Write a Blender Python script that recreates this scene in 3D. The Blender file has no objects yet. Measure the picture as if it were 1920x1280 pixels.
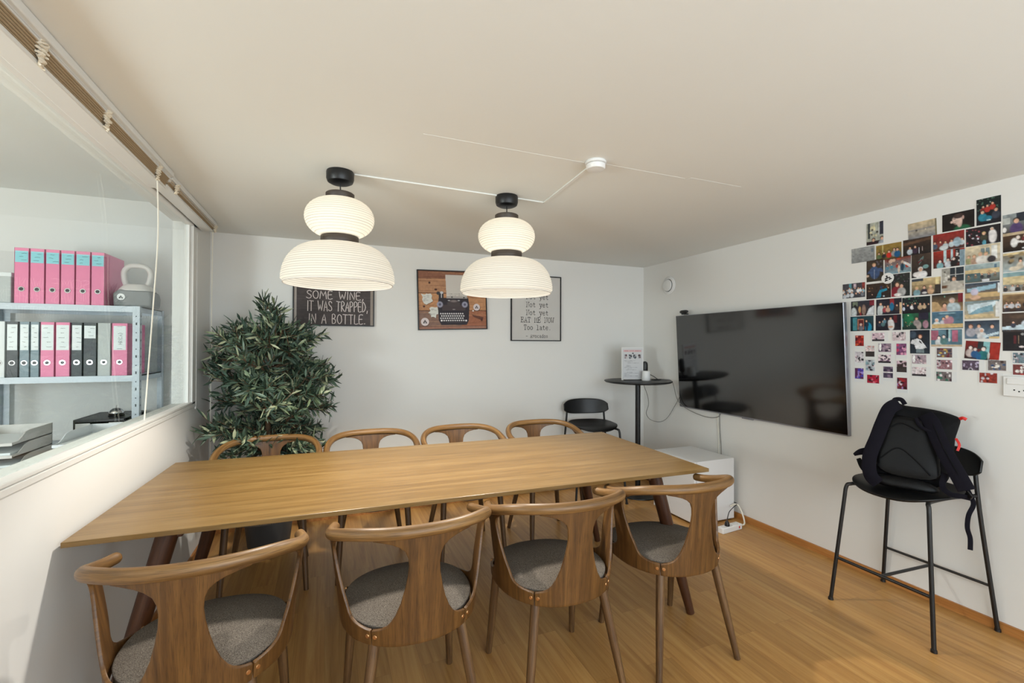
import bpy, bmesh, math, random
import numpy as np
from mathutils import Vector, Matrix

PI = math.pi
scene = bpy.context.scene
COL = scene.collection

# ---------------------------------------------------------------- camera
YAW, PITCH, ROLL = 0.3881, 0.0074, 0.0033
cd = bpy.data.cameras.new('camera')
cam = bpy.data.objects.new('camera', cd)
COL.objects.link(cam)
cd.sensor_width = 36.0
cd.sensor_fit = 'HORIZONTAL'
cd.lens = 850.965 / 1920 * 36.0
cd.clip_start = 0.02
fwd = Vector((math.sin(YAW) * math.cos(PITCH), math.cos(YAW) * math.cos(PITCH), math.sin(PITCH)))
rgt = Vector((math.cos(YAW), -math.sin(YAW), 0))
upv = rgt.cross(fwd)
r2 = math.cos(ROLL) * rgt + math.sin(ROLL) * upv
u2 = -math.sin(ROLL) * rgt + math.cos(ROLL) * upv
cam.matrix_world = Matrix(((r2.x, u2.x, -fwd.x, 0), (r2.y, u2.y, -fwd.y, 0), (r2.z, u2.z, -fwd.z, 1.3365), (0, 0, 0, 1)))
scene.camera = cam

# ---------------------------------------------------------------- world, lights, exposure
w = bpy.data.worlds.new('sky')
scene.world = w
w.use_nodes = True
w.node_tree.nodes['Background'].inputs[0].default_value = (0.85, 0.92, 1.0, 1)
w.node_tree.nodes['Background'].inputs[1].default_value = 1.0
scene.view_settings.view_transform = 'Standard'
scene.view_settings.look = 'None'
scene.view_settings.gamma = 1.0
scene.view_settings.exposure = 0.72
scene.view_settings.use_curve_mapping = False


def area_light(name, loc, size, target, power, color):
    d = bpy.data.lights.new(name, 'AREA')
    d.shape = 'RECTANGLE'
    d.size, d.size_y = size
    d.energy = power
    d.color = color
    o = bpy.data.objects.new(name, d)
    COL.objects.link(o)
    o.location = loc
    o.rotation_euler = (Vector(target) - Vector(loc)).to_track_quat('-Z', 'Y').to_euler()
    return o


DAY = area_light('daylight_fill', (1.1, -1.57, 1.25), (3.2, 1.7), (1.1, 2.0, 1.2), 42, (0.84, 0.93, 1.0))  # added area light out of view, fills the room like daylight
od = bpy.data.lights.new('office_fill', 'POINT')  # added point light out of view, brightens the office and its ceiling
od.energy = 100
od.color = (0.92, 0.97, 1.0)
od.shadow_soft_size = 0.35
OFF = bpy.data.objects.new('office_fill', od)
COL.objects.link(OFF)
OFF.location = (-2.5, 0.5, 1.25)
BULB_POWER = 34.0
BULB_COLOR = (1.0, 0.94, 0.85)

# ---------------------------------------------------------------- room constants
XL, XR, YB, ZC, YF = -0.76, 2.978, 3.756, 2.124, -1.6
RWR = 0.0109


def xr(y):
    return XR + RWR * (y - YB)


# ---------------------------------------------------------------- mesh building
class MB:
    def __init__(s):
        s.v, s.f, s.g = [], [], []
        s.weld = False
        s.mi, s.cur = [], 0

    def vert(s, p, g=None):
        s.v.append(tuple(p))
        s.g.append(tuple(g if g is not None else p))
        return len(s.v) - 1

    def face(s, *i):
        s.f.append(tuple(i))
        s.mi.append(s.cur)

    def box(s, x0, x1, y0, y1, z0, z1, M=None):
        b = len(s.v)
        for z in (z0, z1):
            for y in (y0, y1):
                for x in (x0, x1):
                    p = Vector((x, y, z))
                    s.vert(M @ p if M else p, p)
        for q in ((0, 2, 3, 1), (4, 5, 7, 6), (0, 1, 5, 4), (2, 6, 7, 3), (0, 4, 6, 2), (1, 3, 7, 5)):
            s.face(*(b + k for k in q))
        return s

    def prism(s, poly, axis, a, b):
        """extrude a polygon (list of 2-tuples) along axis 'x','y','z' from a to b"""
        n = len(poly)
        base = len(s.v)
        for t in (a, b):
            for (p, q) in poly:
                c = {'x': (t, p, q), 'y': (p, t, q), 'z': (p, q, t)}[axis]
                s.vert(c)
        for i in range(n):
            j = (i + 1) % n
            s.face(base + i, base + j, base + n + j, base + n + i)
        s.face(*(base + k for k in range(n - 1, -1, -1)))
        s.face(*(base + n + k for k in range(n)))
        return s

    def tube(s, path, r, seg=12, caps=True, flat=None, side=None, closed=False):
        """tube along path; r radius or list; flat=(a,b) for an elliptic/flat section with side vector hint"""
        P = [Vector(p) for p in path]
        n = len(P)
        R = r if isinstance(r, (list, tuple)) else [r] * n
        T = []
        for i in range(n):
            if closed:
                T.append((P[(i + 1) % n] - P[(i - 1) % n]).normalized())
            else:
                T.append((P[min(i + 1, n - 1)] - P[max(i - 1, 0)]).normalized())
        if side is not None:
            u = Vector(side)
        else:
            u = T[0].orthogonal()
        base = len(s.v)
        L = 0
        for i in range(n):
            if i:
                L += (P[i] - P[i - 1]).length
            t = T[i]
            u = Vector(side) if side is not None and not callable(side) else u
            u = (u - t * u.dot(t))
            if u.length < 1e-6:
                u = t.orthogonal()
            u.normalize()
            w_ = t.cross(u)
            for k in range(seg):
                a = 2 * PI * k / seg
                ca, sa = math.cos(a), math.sin(a)
                if flat:
                    e = 0.45
                    ca = math.copysign(abs(ca) ** e, ca) * flat[0]
                    sa = math.copysign(abs(sa) ** e, sa) * flat[1]
                q = P[i] + (u * ca + w_ * sa) * R[i]
                s.vert(q, (R[i] * ca, R[i] * sa, L))
        for i in range(n - 1 if not closed else n):
            j = (i + 1) % n
            for k in range(seg):
                m = (k + 1) % seg
                s.face(base + i * seg + k, base + i * seg + m, base + j * seg + m, base + j * seg + k)
        if caps and not closed:
            s.face(*(base + k for k in range(seg - 1, -1, -1)))
            s.face(*(base + (n - 1) * seg + k for k in range(seg)))
        return s

    def lathe(s, prof, seg=40, c=(0, 0, 0), M=None, cap0=False, cap1=False):
        base = len(s.v)
        if min(p[0] for p in prof) < 1e-9:
            s.weld = True
        for (r, z) in prof:
            for k in range(seg):
                a = 2 * PI * k / seg
                p = Vector((c[0] + r * math.cos(a), c[1] + r * math.sin(a), c[2] + z))
                s.vert(M @ p if M else p, (r * math.cos(a), r * math.sin(a), z))
        n = len(prof)
        for i in range(n - 1):
            for k in range(seg):
                m = (k + 1) % seg
                s.face(base + i * seg + k, base + i * seg + m, base + (i + 1) * seg + m, base + (i + 1) * seg + k)
        if cap0:
            s.face(*(base + k for k in range(seg - 1, -1, -1)))
        if cap1:
            s.face(*(base + (n - 1) * seg + k for k in range(seg)))
        return s

    def grid(s, fn, nu, nv, closed_u=False):
        base = len(s.v)
        for j in range(nv):
            for i in range(nu):
                r = fn(i / (nu if closed_u else nu - 1), j / (nv - 1))
                if len(r) == 2:
                    s.vert(r[0], r[1])
                else:
                    s.vert(r)
        for j in range(nv - 1):
            for i in range(nu if closed_u else nu - 1):
                k = (i + 1) % nu
                s.face(base + j * nu + i, base + j * nu + k, base + (j + 1) * nu + k, base + (j + 1) * nu + i)
        return s

    def strokes(s, lines, width, M):
        """flat ribbons in a local x/z plane (facing -y), transformed by M"""
        for ln in lines:
            pts = [Vector((p[0], p[1])) for p in ln]
            if len(pts) == 1:
                pts = [pts[0], pts[0] + Vector((width * .3, 0))]
            n = len(pts)
            base = len(s.v)
            for i in range(n):
                t = (pts[min(i + 1, n - 1)] - pts[max(i - 1, 0)])
                t = t.normalized() if t.length > 1e-9 else Vector((1, 0))
                nn = Vector((-t.y, t.x)) * width / 2
                ext = t * width / 2 * (-1 if i == 0 else (1 if i == n - 1 else 0))
                for sg in (1, -1):
                    q = pts[i] + ext + nn * sg
                    s.vert(M @ Vector((q.x, 0, q.y)))
            for i in range(n - 1):
                s.face(base + 2 * i, base + 2 * i + 1, base + 2 * i + 3, base + 2 * i + 2)
        return s

    def inflate(s, outline, depth_f, depth_b, frame, rings=7, power=2.4):
        """closed pillow whose silhouette is outline (u,z); frame(u,d,z)->world"""
        n = len(outline)
        cu = sum(p[0] for p in outline) / n
        cz = sum(p[1] for p in outline) / n
        for sgn, D in ((1, depth_f), (-1, depth_b)):
            base = len(s.v)
            for k in range(rings + 1):
                sc = math.sin(PI / 2 * k / rings) if k else 0.0
                d = D * (1 - sc ** power) ** (1 / power)
                for (u, z) in outline:
                    s.vert(frame(cu + (u - cu) * max(sc, .002), sgn * d, cz + (z - cz) * max(sc, .002)))
            for k in range(rings):
                for i in range(n):
                    j = (i + 1) % n
                    q = (base + k * n + i, base + k * n + j, base + (k + 1) * n + j, base + (k + 1) * n + i)
                    s.face(*(q if sgn > 0 else q[::-1]))
        return s

    def obj(s, name, mat, parent=None, smooth=35, bevel=0, bseg=2, loc=None, solid=0, solid_off=0, subsurf=0, merge=False):
        me = bpy.data.meshes.new(name)
        me.from_pydata(s.v, [], s.f)
        if any(s.mi):
            me.polygons.foreach_set('material_index', s.mi)
        a = me.attributes.new('gc', 'FLOAT_VECTOR', 'POINT')
        a.data.foreach_set('vector', np.array(s.g, dtype=np.float32).ravel())
        bm = bmesh.new()
        bm.from_mesh(me)
        if merge or s.weld:
            bmesh.ops.remove_doubles(bm, verts=bm.verts, dist=merge if isinstance(merge, float) else 1e-5)
        bmesh.ops.recalc_face_normals(bm, faces=bm.faces)
        if smooth:
            th = math.radians(smooth)
            for f in bm.faces:
                f.smooth = True
            for e in bm.edges:
                if len(e.link_faces) == 2:
                    if e.calc_face_angle(0) > th:
                        e.smooth = False
        bm.to_mesh(me)
        bm.free()
        o = bpy.data.objects.new(name, me)
        COL.objects.link(o)
        for m in (mat if isinstance(mat, (list, tuple)) else [mat]):
            me.materials.append(m)
        if parent is not None:
            o.parent = parent
        if loc is not None:
            o.location = loc
        if solid:
            md = o.modifiers.new('solid', 'SOLIDIFY')
            md.thickness = solid
            md.offset = solid_off
        if bevel:
            md = o.modifiers.new('bevel', 'BEVEL')
            md.width = bevel
            md.segments = bseg
            md.limit_method = 'ANGLE'
            md.angle_limit = math.radians(40)
            md.harden_normals = False
        if subsurf:
            md = o.modifiers.new('sub', 'SUBSURF')
            md.levels = md.render_levels = subsurf
        return o


def smooth_path(pts, n=8, closed=False):
    """Catmull-Rom through pts"""
    P = [Vector(p) for p in pts]
    out = []
    m = len(P)
    for i in range(m if closed else m - 1):
        if closed:
            p0, p1, p2, p3 = P[(i - 1) % m], P[i], P[(i + 1) % m], P[(i + 2) % m]
        else:
            p0, p1, p2, p3 = P[max(i - 1, 0)], P[i], P[i + 1], P[min(i + 2, m - 1)]
        for k in range(n):
            t = k / n
            out.append(0.5 * ((2 * p1) + (-p0 + p2) * t + (2 * p0 - 5 * p1 + 4 * p2 - p3) * t * t + (-p0 + 3 * p1 - 3 * p2 + p3) * t ** 3))
    if not closed:
        out.append(P[-1])
    return out


def interp(tab, x):
    if x <= tab[0][0]:
        return tab[0][1]
    for (a, b), (c, d) in zip(tab, tab[1:]):
        if x <= c:
            return b + (d - b) * (x - a) / (c - a)
    return tab[-1][1]


# ---------------------------------------------------------------- labels
def tag(o, label=None, cat=None, group=None, kind=None):
    if label:
        o['label'] = label
    if cat:
        o['category'] = cat
    if group:
        o['group'] = group
    if kind:
        o['kind'] = kind
    return o


def thing(name, label, cat, loc=(0, 0, 0), rotz=0.0, group=None):
    o = bpy.data.objects.new(name, None)
    o.empty_display_size = 0.05
    COL.objects.link(o)
    o.location = loc
    o.rotation_euler = (0, 0, rotz)
    return tag(o, label, cat, group)


def struct(o):
    o['kind'] = 'structure'
    return o


def copy_tree(o, parent=None):
    c = o.copy()
    COL.objects.link(c)
    if parent is not None:
        c.parent = parent
    for ch in list(o.children):
        copy_tree(ch, c)
    return c


# ---------------------------------------------------------------- materials
def lin(c):
    return tuple(((v / 255.0) / 12.92 if v / 255.0 <= 0.04045 else ((v / 255.0 + 0.055) / 1.055) ** 2.4) for v in c)


def base_mat(name):
    m = bpy.data.materials.new(name)
    m.use_nodes = True
    nt = m.node_tree
    return m, nt, nt.nodes['Principled BSDF']


def pmat(name, rgb, rough=0.5, metal=0.0, spec=0.5, noise=0.0, nscale=30.0, bump=0.0, bscale=200.0, coat=0.0, emit=None, estr=0.0):
    m, nt, b = base_mat(name)
    c = lin(rgb)
    b.inputs['Base Color'].default_value = (*c, 1)
    b.inputs['Roughness'].default_value = rough
    b.inputs['Metallic'].default_value = metal
    b.inputs['Specular IOR Level'].default_value = spec
    b.inputs['Coat Weight'].default_value = coat
    if emit:
        b.inputs['Emission Color'].default_value = (*emit, 1)
        b.inputs['Emission Strength'].default_value = estr
    tc = nt.nodes.new('ShaderNodeTexCoord')
    if noise:
        n = nt.nodes.new('ShaderNodeTexNoise')
        n.inputs['Scale'].default_value = nscale
        n.inputs['Detail'].default_value = 4
        nt.links.new(tc.outputs['Object'], n.inputs['Vector'])
        mx = nt.nodes.new('ShaderNodeMix')
        mx.data_type = 'RGBA'
        mx.inputs['A'].default_value = (*[v * (1 - noise) for v in c], 1)
        mx.inputs['B'].default_value = (*[min(1, v * (1 + noise)) for v in c], 1)
        nt.links.new(n.outputs['Fac'], mx.inputs['Factor'])
        nt.links.new(mx.outputs['Result'], b.inputs['Base Color'])
    if bump:
        n = nt.nodes.new('ShaderNodeTexNoise')
        n.inputs['Scale'].default_value = bscale
        n.inputs['Detail'].default_value = 3
        nt.links.new(tc.outputs['Object'], n.inputs['Vector'])
        bp = nt.nodes.new('ShaderNodeBump')
        bp.inputs['Strength'].default_value = bump
        bp.inputs['Distance'].default_value = 0.002
        nt.links.new(n.outputs['Fac'], bp.inputs['Height'])
        nt.links.new(bp.outputs['Normal'], b.inputs['Normal'])
    return m


def wood_mat(name, dark, mid, light, rough=0.45, scale=(70, 70, 3.0), pore=0.5, coords='gc', swap=None, cathedral=0.3):
    """oak: streaks stretched along the third grain coordinate, dark pores, per-object shift"""
    m, nt, b = base_mat(name)
    N, K = nt.nodes, nt.links
    if coords == 'gc':
        a = N.new('ShaderNodeAttribute')
        a.attribute_name = 'gc'
        src = a.outputs['Vector']
    else:
        src = N.new('ShaderNodeTexCoord').outputs['Object']
    if swap:  # swap: order of axes so that the grain axis becomes z
        sp = N.new('ShaderNodeSeparateXYZ')
        cb = N.new('ShaderNodeCombineXYZ')
        K.new(src, sp.inputs[0])
        for i, ax in enumerate(swap):
            K.new(sp.outputs[ax], cb.inputs[i])
        src = cb.outputs[0]
    oi = N.new('ShaderNodeObjectInfo')
    off = N.new('ShaderNodeVectorMath')
    off.operation = 'MULTIPLY_ADD'
    sc = N.new('ShaderNodeCombineXYZ')
    K.new(oi.outputs['Random'], sc.inputs[0])
    K.new(oi.outputs['Random'], sc.inputs[2])
    K.new(sc.outputs[0], off.inputs[0])
    off.inputs[1].default_value = (3, 3, 3)
    K.new(src, off.inputs[2])
    mp = N.new('ShaderNodeMapping')
    mp.inputs['Scale'].default_value = scale
    K.new(off.outputs[0], mp.inputs['Vector'])
    n1 = N.new('ShaderNodeTexNoise')
    n1.inputs['Scale'].default_value = 1.0
    n1.inputs['Detail'].default_value = 6
    n1.inputs['Roughness'].default_value = 0.62
    n1.inputs['Distortion'].default_value = cathedral
    K.new(mp.outputs[0], n1.inputs['Vector'])
    cr = N.new('ShaderNodeValToRGB')
    e = cr.color_ramp.elements
    e[0].position, e[0].color = 0.28, (*lin(dark), 1)
    e[1].position, e[1].color = 0.72, (*lin(light), 1)
    k = e.new(0.5)
    k.color = (*lin(mid), 1)
    K.new(n1.outputs['Fac'], cr.inputs[0])
    mp2 = N.new('ShaderNodeMapping')
    mp2.inputs['Scale'].default_value = (scale[0] * 9, scale[1] * 9, scale[2] * 7)
    K.new(off.outputs[0], mp2.inputs['Vector'])
    n2 = N.new('ShaderNodeTexNoise')
    n2.inputs['Scale'].default_value = 1.0
    n2.inputs['Detail'].default_value = 2
    K.new(mp2.outputs[0], n2.inputs['Vector'])
    mr = N.new('ShaderNodeMapRange')
    mr.inputs['From Min'].default_value = 0.30
    mr.inputs['From Max'].default_value = 0.48
    mr.inputs['To Min'].default_value = 1 - pore
    mr.inputs['To Max'].default_value = 1.0
    K.new(n2.outputs['Fac'], mr.inputs['Value'])
    mu = N.new('ShaderNodeMix')
    mu.data_type = 'RGBA'
    mu.blend_type = 'MULTIPLY'
    mu.inputs['Factor'].default_value = 1.0
    K.new(cr.outputs['Color'], mu.inputs['A'])
    K.new(mr.outputs['Result'], mu.inputs['B'])
    K.new(mu.outputs['Result'], b.inputs['Base Color'])
    b.inputs['Roughness'].default_value = rough
    bp = N.new('ShaderNodeBump')
    bp.inputs['Strength'].default_value = 0.12
    bp.inputs['Distance'].default_value = 0.001
    K.new(mr.outputs['Result'], bp.inputs['Height'])
    K.new(bp.outputs['Normal'], b.inputs['Normal'])
    return m


def floor_mat():
    m, nt, b = base_mat('oak_floor')
    N, K = nt.nodes, nt.links
    tc = N.new('ShaderNodeTexCoord')
    sp = N.new('ShaderNodeSeparateXYZ')
    cb = N.new('ShaderNodeCombineXYZ')
    K.new(tc.outputs['Object'], sp.inputs[0])
    K.new(sp.outputs[1], cb.inputs[0])
    K.new(sp.outputs[0], cb.inputs[1])
    br = N.new('ShaderNodeTexBrick')
    br.offset = 0.37
    br.offset_frequency = 2
    br.inputs['Color1'].default_value = (0, 0, 0, 1)
    br.inputs['Color2'].default_value = (1, 1, 1, 1)
    br.inputs['Mortar'].default_value = (0.3, 0.3, 0.3, 1)
    br.inputs['Scale'].default_value = 1.0
    br.inputs['Mortar Size'].default_value = 0.0007
    br.inputs['Mortar Smooth'].default_value = 0.2
    br.inputs['Brick Width'].default_value = 0.95
    br.inputs['Row Height'].default_value = 0.125
    K.new(cb.outputs[0], br.inputs['Vector'])
    # grain, shifted per plank
    mad = N.new('ShaderNodeVectorMath')
    mad.operation = 'MULTIPLY_ADD'
    K.new(br.outputs['Color'], mad.inputs[0])
    mad.inputs[1].default_value = (7, 5, 3)
    K.new(cb.outputs[0], mad.inputs[2])
    mp = N.new('ShaderNodeMapping')
    mp.inputs['Scale'].default_value = (1.6, 34, 1)
    K.new(mad.outputs[0], mp.inputs['Vector'])
    n1 = N.new('ShaderNodeTexNoise')
    n1.inputs['Scale'].default_value = 1.0
    n1.inputs['Detail'].default_value = 7
    n1.inputs['Roughness'].default_value = 0.65
    n1.inputs['Distortion'].default_value = 0.6
    K.new(mp.outputs[0], n1.inputs['Vector'])
    cr = N.new('ShaderNodeValToRGB')
    e = cr.color_ramp.elements
    e[0].position, e[0].color = 0.25, (*lin(FLOOR_D), 1)
    e[1].position, e[1].color = 0.75, (*lin(FLOOR_L), 1)
    k = e.new(0.5)
    k.color = (*lin(FLOOR_M), 1)
    K.new(n1.outputs['Fac'], cr.inputs[0])
    # per plank brightness
    mr = N.new('ShaderNodeMapRange')
    mr.inputs['To Min'].default_value = 0.86
    mr.inputs['To Max'].default_value = 1.10
    K.new(br.outputs['Color'], mr.inputs['Value'])
    mu = N.new('ShaderNodeMix')
    mu.data_type = 'RGBA'
    mu.blend_type = 'MULTIPLY'
    mu.inputs['Factor'].default_value = 1
    K.new(cr.outputs['Color'], mu.inputs['A'])
    K.new(mr.outputs['Result'], mu.inputs['B'])
    # joint lines
    jn = N.new('ShaderNodeMix')
    jn.data_type = 'RGBA'
    jn.inputs['B'].default_value = (*lin((120, 78, 36)), 1)
    jf = N.new('ShaderNodeMath')
    jf.operation = 'MULTIPLY'
    jf.inputs[1].default_value = 0.45
    K.new(br.outputs['Fac'], jf.inputs[0])
    K.new(jf.outputs[0], jn.inputs['Factor'])
    K.new(mu.outputs['Result'], jn.inputs['A'])
    K.new(jn.outputs['Result'], b.inputs['Base Color'])
    b.inputs['Roughness'].default_value = 0.36
    b.inputs['Specular IOR Level'].default_value = 0.45
    return m


FLOOR_D, FLOOR_M, FLOOR_L = (152, 104, 54), (181, 134, 75), (199, 156, 94)


def vcol_mat(name, rough=0.4, spec=0.5):
    m, nt, b = base_mat(name)
    a = nt.nodes.new('ShaderNodeAttribute')
    a.attribute_name = 'col'
    nt.links.new(a.outputs['Color'], b.inputs['Base Color'])
    b.inputs['Roughness'].default_value = rough
    b.inputs['Specular IOR Level'].default_value = spec
    return m


def glass_mat(name):
    m = bpy.data.materials.new(name)
    m.use_nodes = True
    nt = m.node_tree
    nt.nodes.clear()
    out = nt.nodes.new('ShaderNodeOutputMaterial')
    tr = nt.nodes.new('ShaderNodeBsdfTransparent')
    tr.inputs[0].default_value = (0.93, 0.97, 0.97, 1)
    gl = nt.nodes.new('ShaderNodeBsdfGlossy')
    gl.inputs['Roughness'].default_value = 0.0
    lw = nt.nodes.new('ShaderNodeLayerWeight')
    lw.inputs['Blend'].default_value = 0.5
    pw = nt.nodes.new('ShaderNodeMath')
    pw.operation = 'POWER'
    pw.inputs[1].default_value = 5.0
    nt.links.new(lw.outputs['Facing'], pw.inputs[0])
    fr = nt.nodes.new('ShaderNodeMath')
    fr.operation = 'MULTIPLY_ADD'
    fr.inputs[1].default_value = 0.55
    fr.inputs[2].default_value = 0.035
    nt.links.new(pw.outputs[0], fr.inputs[0])
    mx = nt.nodes.new('ShaderNodeMixShader')
    nt.links.new(fr.outputs[0], mx.inputs[0])
    nt.links.new(tr.outputs[0], mx.inputs[1])
    nt.links.new(gl.outputs[0], mx.inputs[2])
    nt.links.new(mx.outputs[0], out.inputs[0])
    return m


def paper_mat(name, rgb, line_freq, trans=0.55):
    """lantern paper: diffuse and translucent, fine wire lines round the shade"""
    m = bpy.data.materials.new(name)
    m.use_nodes = True
    nt = m.node_tree
    N, K = nt.nodes, nt.links
    N.clear()
    out = N.new('ShaderNodeOutputMaterial')
    a = N.new('ShaderNodeAttribute')
    a.attribute_name = 'gc'
    sp = N.new('ShaderNodeSeparateXYZ')
    K.new(a.outputs['Vector'], sp.inputs[0])
    mu = N.new('ShaderNodeMath')
    mu.operation = 'MULTIPLY'
    mu.inputs[1].default_value = line_freq
    K.new(sp.outputs[2], mu.inputs[0])
    fr = N.new('ShaderNodeMath')
    fr.operation = 'FRACT'
    K.new(mu.outputs[0], fr.inputs[0])
    cr = N.new('ShaderNodeValToRGB')
    e = cr.color_ramp.elements
    e[0].position, e[0].color = 0.0, (*[v * 0.48 for v in lin(rgb)], 1)
    e[1].position, e[1].color = 0.30, (*lin(rgb), 1)
    K.new(fr.outputs[0], cr.inputs[0])
    d = N.new('ShaderNodeBsdfDiffuse')
    t = N.new('ShaderNodeBsdfTranslucent')
    K.new(cr.outputs[0], d.inputs[0])
    tm = N.new('ShaderNodeMix')
    tm.data_type = 'RGBA'
    tm.blend_type = 'MULTIPLY'
    tm.inputs['Factor'].default_value = 1
    tm.inputs['B'].default_value = (*TRANS_TINT, 1)
    K.new(cr.outputs[0], tm.inputs['A'])
    K.new(tm.outputs['Result'], t.inputs[0])
    mx = N.new('ShaderNodeMixShader')
    mx.inputs[0].default_value = trans
    K.new(d.outputs[0], mx.inputs[1])
    K.new(t.outputs[0], mx.inputs[2])
    K.new(mx.outputs[0], out.inputs[0])
    return m


TRANS_TINT = (0.60, 0.60, 0.60)
M = {}
M['wall'] = pmat('white_wall_paint', (229, 228, 224), 0.75, noise=0.015, nscale=2.5, bump=0.05, bscale=90, spec=0.25)
M['ceiling'] = pmat('ceiling_paint', (231, 232, 228), 0.85, noise=0.02, nscale=1.8, bump=0.10, bscale=60, spec=0.2)
M['floor'] = floor_mat()
M['skirt'] = wood_mat('oak_skirting', (150, 95, 45), (178, 120, 62), (192, 136, 76), 0.45, (40, 40, 2), 0.15, coords='obj', swap=(0, 2, 1))
M['paint'] = pmat('white_frame_paint', (226, 226, 222), 0.45, noise=0.03, nscale=12)
M['glass'] = glass_mat('window_glass')
M['oak'] = wood_mat('smoked_oak', (66, 43, 19), (94, 63, 30), (120, 84, 42), 0.42, (55, 55, 2.6), 0.42)
M['oak_rail'] = wood_mat('smoked_oak_rail', (86, 60, 32), (124, 90, 50), (160, 124, 78), 0.42, (60, 60, 2.2), 0.5)
M['oak_leg'] = wood_mat('smoked_oak_leg', (70, 48, 27), (96, 68, 40), (124, 94, 60), 0.45, (70, 70, 3), 0.5)
M['table_top'] = wood_mat('oak_table_top', (112, 84, 44), (132, 102, 57), (149, 120, 74), 0.32, (26, 26, 1.1), 0.28, coords='obj', swap=(1, 2, 0), cathedral=0.8)
M['table_leg'] = wood_mat('dark_oak_leg', (56, 31, 17), (74, 42, 23), (90, 54, 30), 0.42, (60, 60, 3), 0.3)
M['black_wood'] = pmat('black_lacquered_ash', (10, 10, 11), 0.38, spec=0.38, noise=0.15, nscale=30)
M['black_metal'] = pmat('black_powder_coat', (20, 20, 21), 0.42)
M['black_plastic'] = pmat('black_plastic', (16, 16, 18), 0.4)
M['white_plastic'] = pmat('white_plastic', (232, 232, 230), 0.4)
M['white_lacquer'] = pmat('white_lacquer', (230, 230, 230), 0.28)
M['copper'] = pmat('brass_screw', (196, 150, 104), 0.3, metal=0.9)
M['lamp_wood'] = pmat('dark_stained_oak', (62, 52, 44), 0.5, noise=0.2, nscale=60)
M['chrome'] = pmat('chrome', (200, 200, 200), 0.12, metal=1.0)
M['silver'] = pmat('silver_edge', (150, 151, 158), 0.3, metal=0.7)
M['screen'] = pmat('dark_screen', (6, 6, 7), 0.10, spec=1.0)
M['screen'].node_tree.nodes['Principled BSDF'].inputs['IOR'].default_value = 1.62
M['galv'] = pmat('grey_shelf_steel', (186, 194, 200), 0.45, metal=0.15, noise=0.05, nscale=15)
M['cord'] = pmat('white_cord', (232, 228, 214), 0.7)
M['lace'] = pmat('cream_knotted_cord', (222, 212, 192), 0.85, noise=0.2, nscale=300)
M['pleat'] = pmat('taupe_pleated_fabric', (182, 162, 132), 0.9, noise=0.12, nscale=140, bump=0.3, bscale=900)
M['grey_cable'] = pmat('grey_cable', (120, 118, 114), 0.5)
M['pix'] = vcol_mat('printed_paper', 0.5, 0.3)
M['photo'] = vcol_mat('glossy_photo_print', 0.28, 0.4)
M['ink'] = pmat('black_ink', (38, 37, 38), 0.7)
M['chalk'] = pmat('white_chalk', (214, 204, 200), 0.8, noise=0.25, nscale=250)
M['red'] = pmat('red_zip_pull', (205, 38, 30), 0.5)
M['pink'] = pmat('pink_binder_board', (228, 128, 164), 0.45, noise=0.06, nscale=20)
M['binder_black'] = pmat('black_marbled_board', (62, 68, 72), 0.5, noise=0.5, nscale=60)
M['binder_grey'] = pmat('grey_binder_board', (182, 186, 184), 0.5, noise=0.05, nscale=40)
M['binder_slate'] = pmat('slate_blue_binder_board', (124, 142, 150), 0.5, noise=0.12, nscale=60)
M['binder_white'] = pmat('white_binder_board', (220, 224, 224), 0.5)
M['label_blue'] = pmat('pale_blue_label', (140, 205, 214), 0.4)
M['label_white'] = pmat('white_label', (226, 232, 232), 0.5)
M['tray_grey'] = pmat('warm_grey_tray_plastic', (200, 196, 190), 0.4)
M['tray_white'] = pmat('white_tray_plastic', (226, 228, 230), 0.4)
M['grey_box'] = pmat('mid_grey_shell', (120, 122, 122), 0.55)
M['off_white'] = pmat('off_white_shell', (206, 200, 195), 0.5)
M['bag'] = pmat('black_bag_fabric', (12, 12, 14), 0.75, spec=0.15, noise=0.25, nscale=90, bump=0.6, bscale=45)
M['bag_panel'] = pmat('black_coated_panel', (5, 5, 6), 0.46, spec=0.2, noise=0.2, nscale=20, bump=0.6, bscale=38)
M['strap'] = pmat('charcoal_strap_webbing', (18, 16, 24), 0.8, spec=0.12, noise=0.15, nscale=120, bump=0.4, bscale=700)
M['pot'] = pmat('dark_planter', (70, 70, 70), 0.6)
M['soil'] = pmat('soil', (60, 45, 34), 0.95, noise=0.4, nscale=60)
M['bark'] = pmat('olive_bark', (104, 78, 56), 0.85, noise=0.35, nscale=50, bump=0.5, bscale=120)
M['bulb'] = pmat('lit_bulb', (255, 230, 190), 0.5, emit=(1.0, 0.85, 0.6), estr=4.0)
M['paper'] = paper_mat('lantern_paper', (248, 245, 236), 98.0)


def fabric_mat():
    m, nt, b = base_mat('grey_seat_fabric')
    N, K = nt.nodes, nt.links
    tc = N.new('ShaderNodeTexCoord')
    n = N.new('ShaderNodeTexNoise')
    n.inputs['Scale'].default_value = 420
    n.inputs['Detail'].default_value = 3
    K.new(tc.outputs['Object'], n.inputs['Vector'])
    cr = N.new('ShaderNodeValToRGB')
    e = cr.color_ramp.elements
    e[0].position, e[0].color = 0.32, (*lin((62, 57, 52)), 1)
    e[1].position, e[1].color = 0.68, (*lin((128, 120, 111)), 1)
    K.new(n.outputs['Fac'], cr.inputs[0])
    K.new(cr.outputs[0], b.inputs['Base Color'])
    b.inputs['Roughness'].default_value = 0.95
    b.inputs['Specular IOR Level'].default_value = 0.1
    bp = N.new('ShaderNodeBump')
    bp.inputs['Strength'].default_value = 0.4
    bp.inputs['Distance'].default_value = 0.002
    K.new(n.outputs['Fac'], bp.inputs['Height'])
    K.new(bp.outputs[0], b.inputs['Normal'])
    return m


M['fabric'] = fabric_mat()


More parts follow.
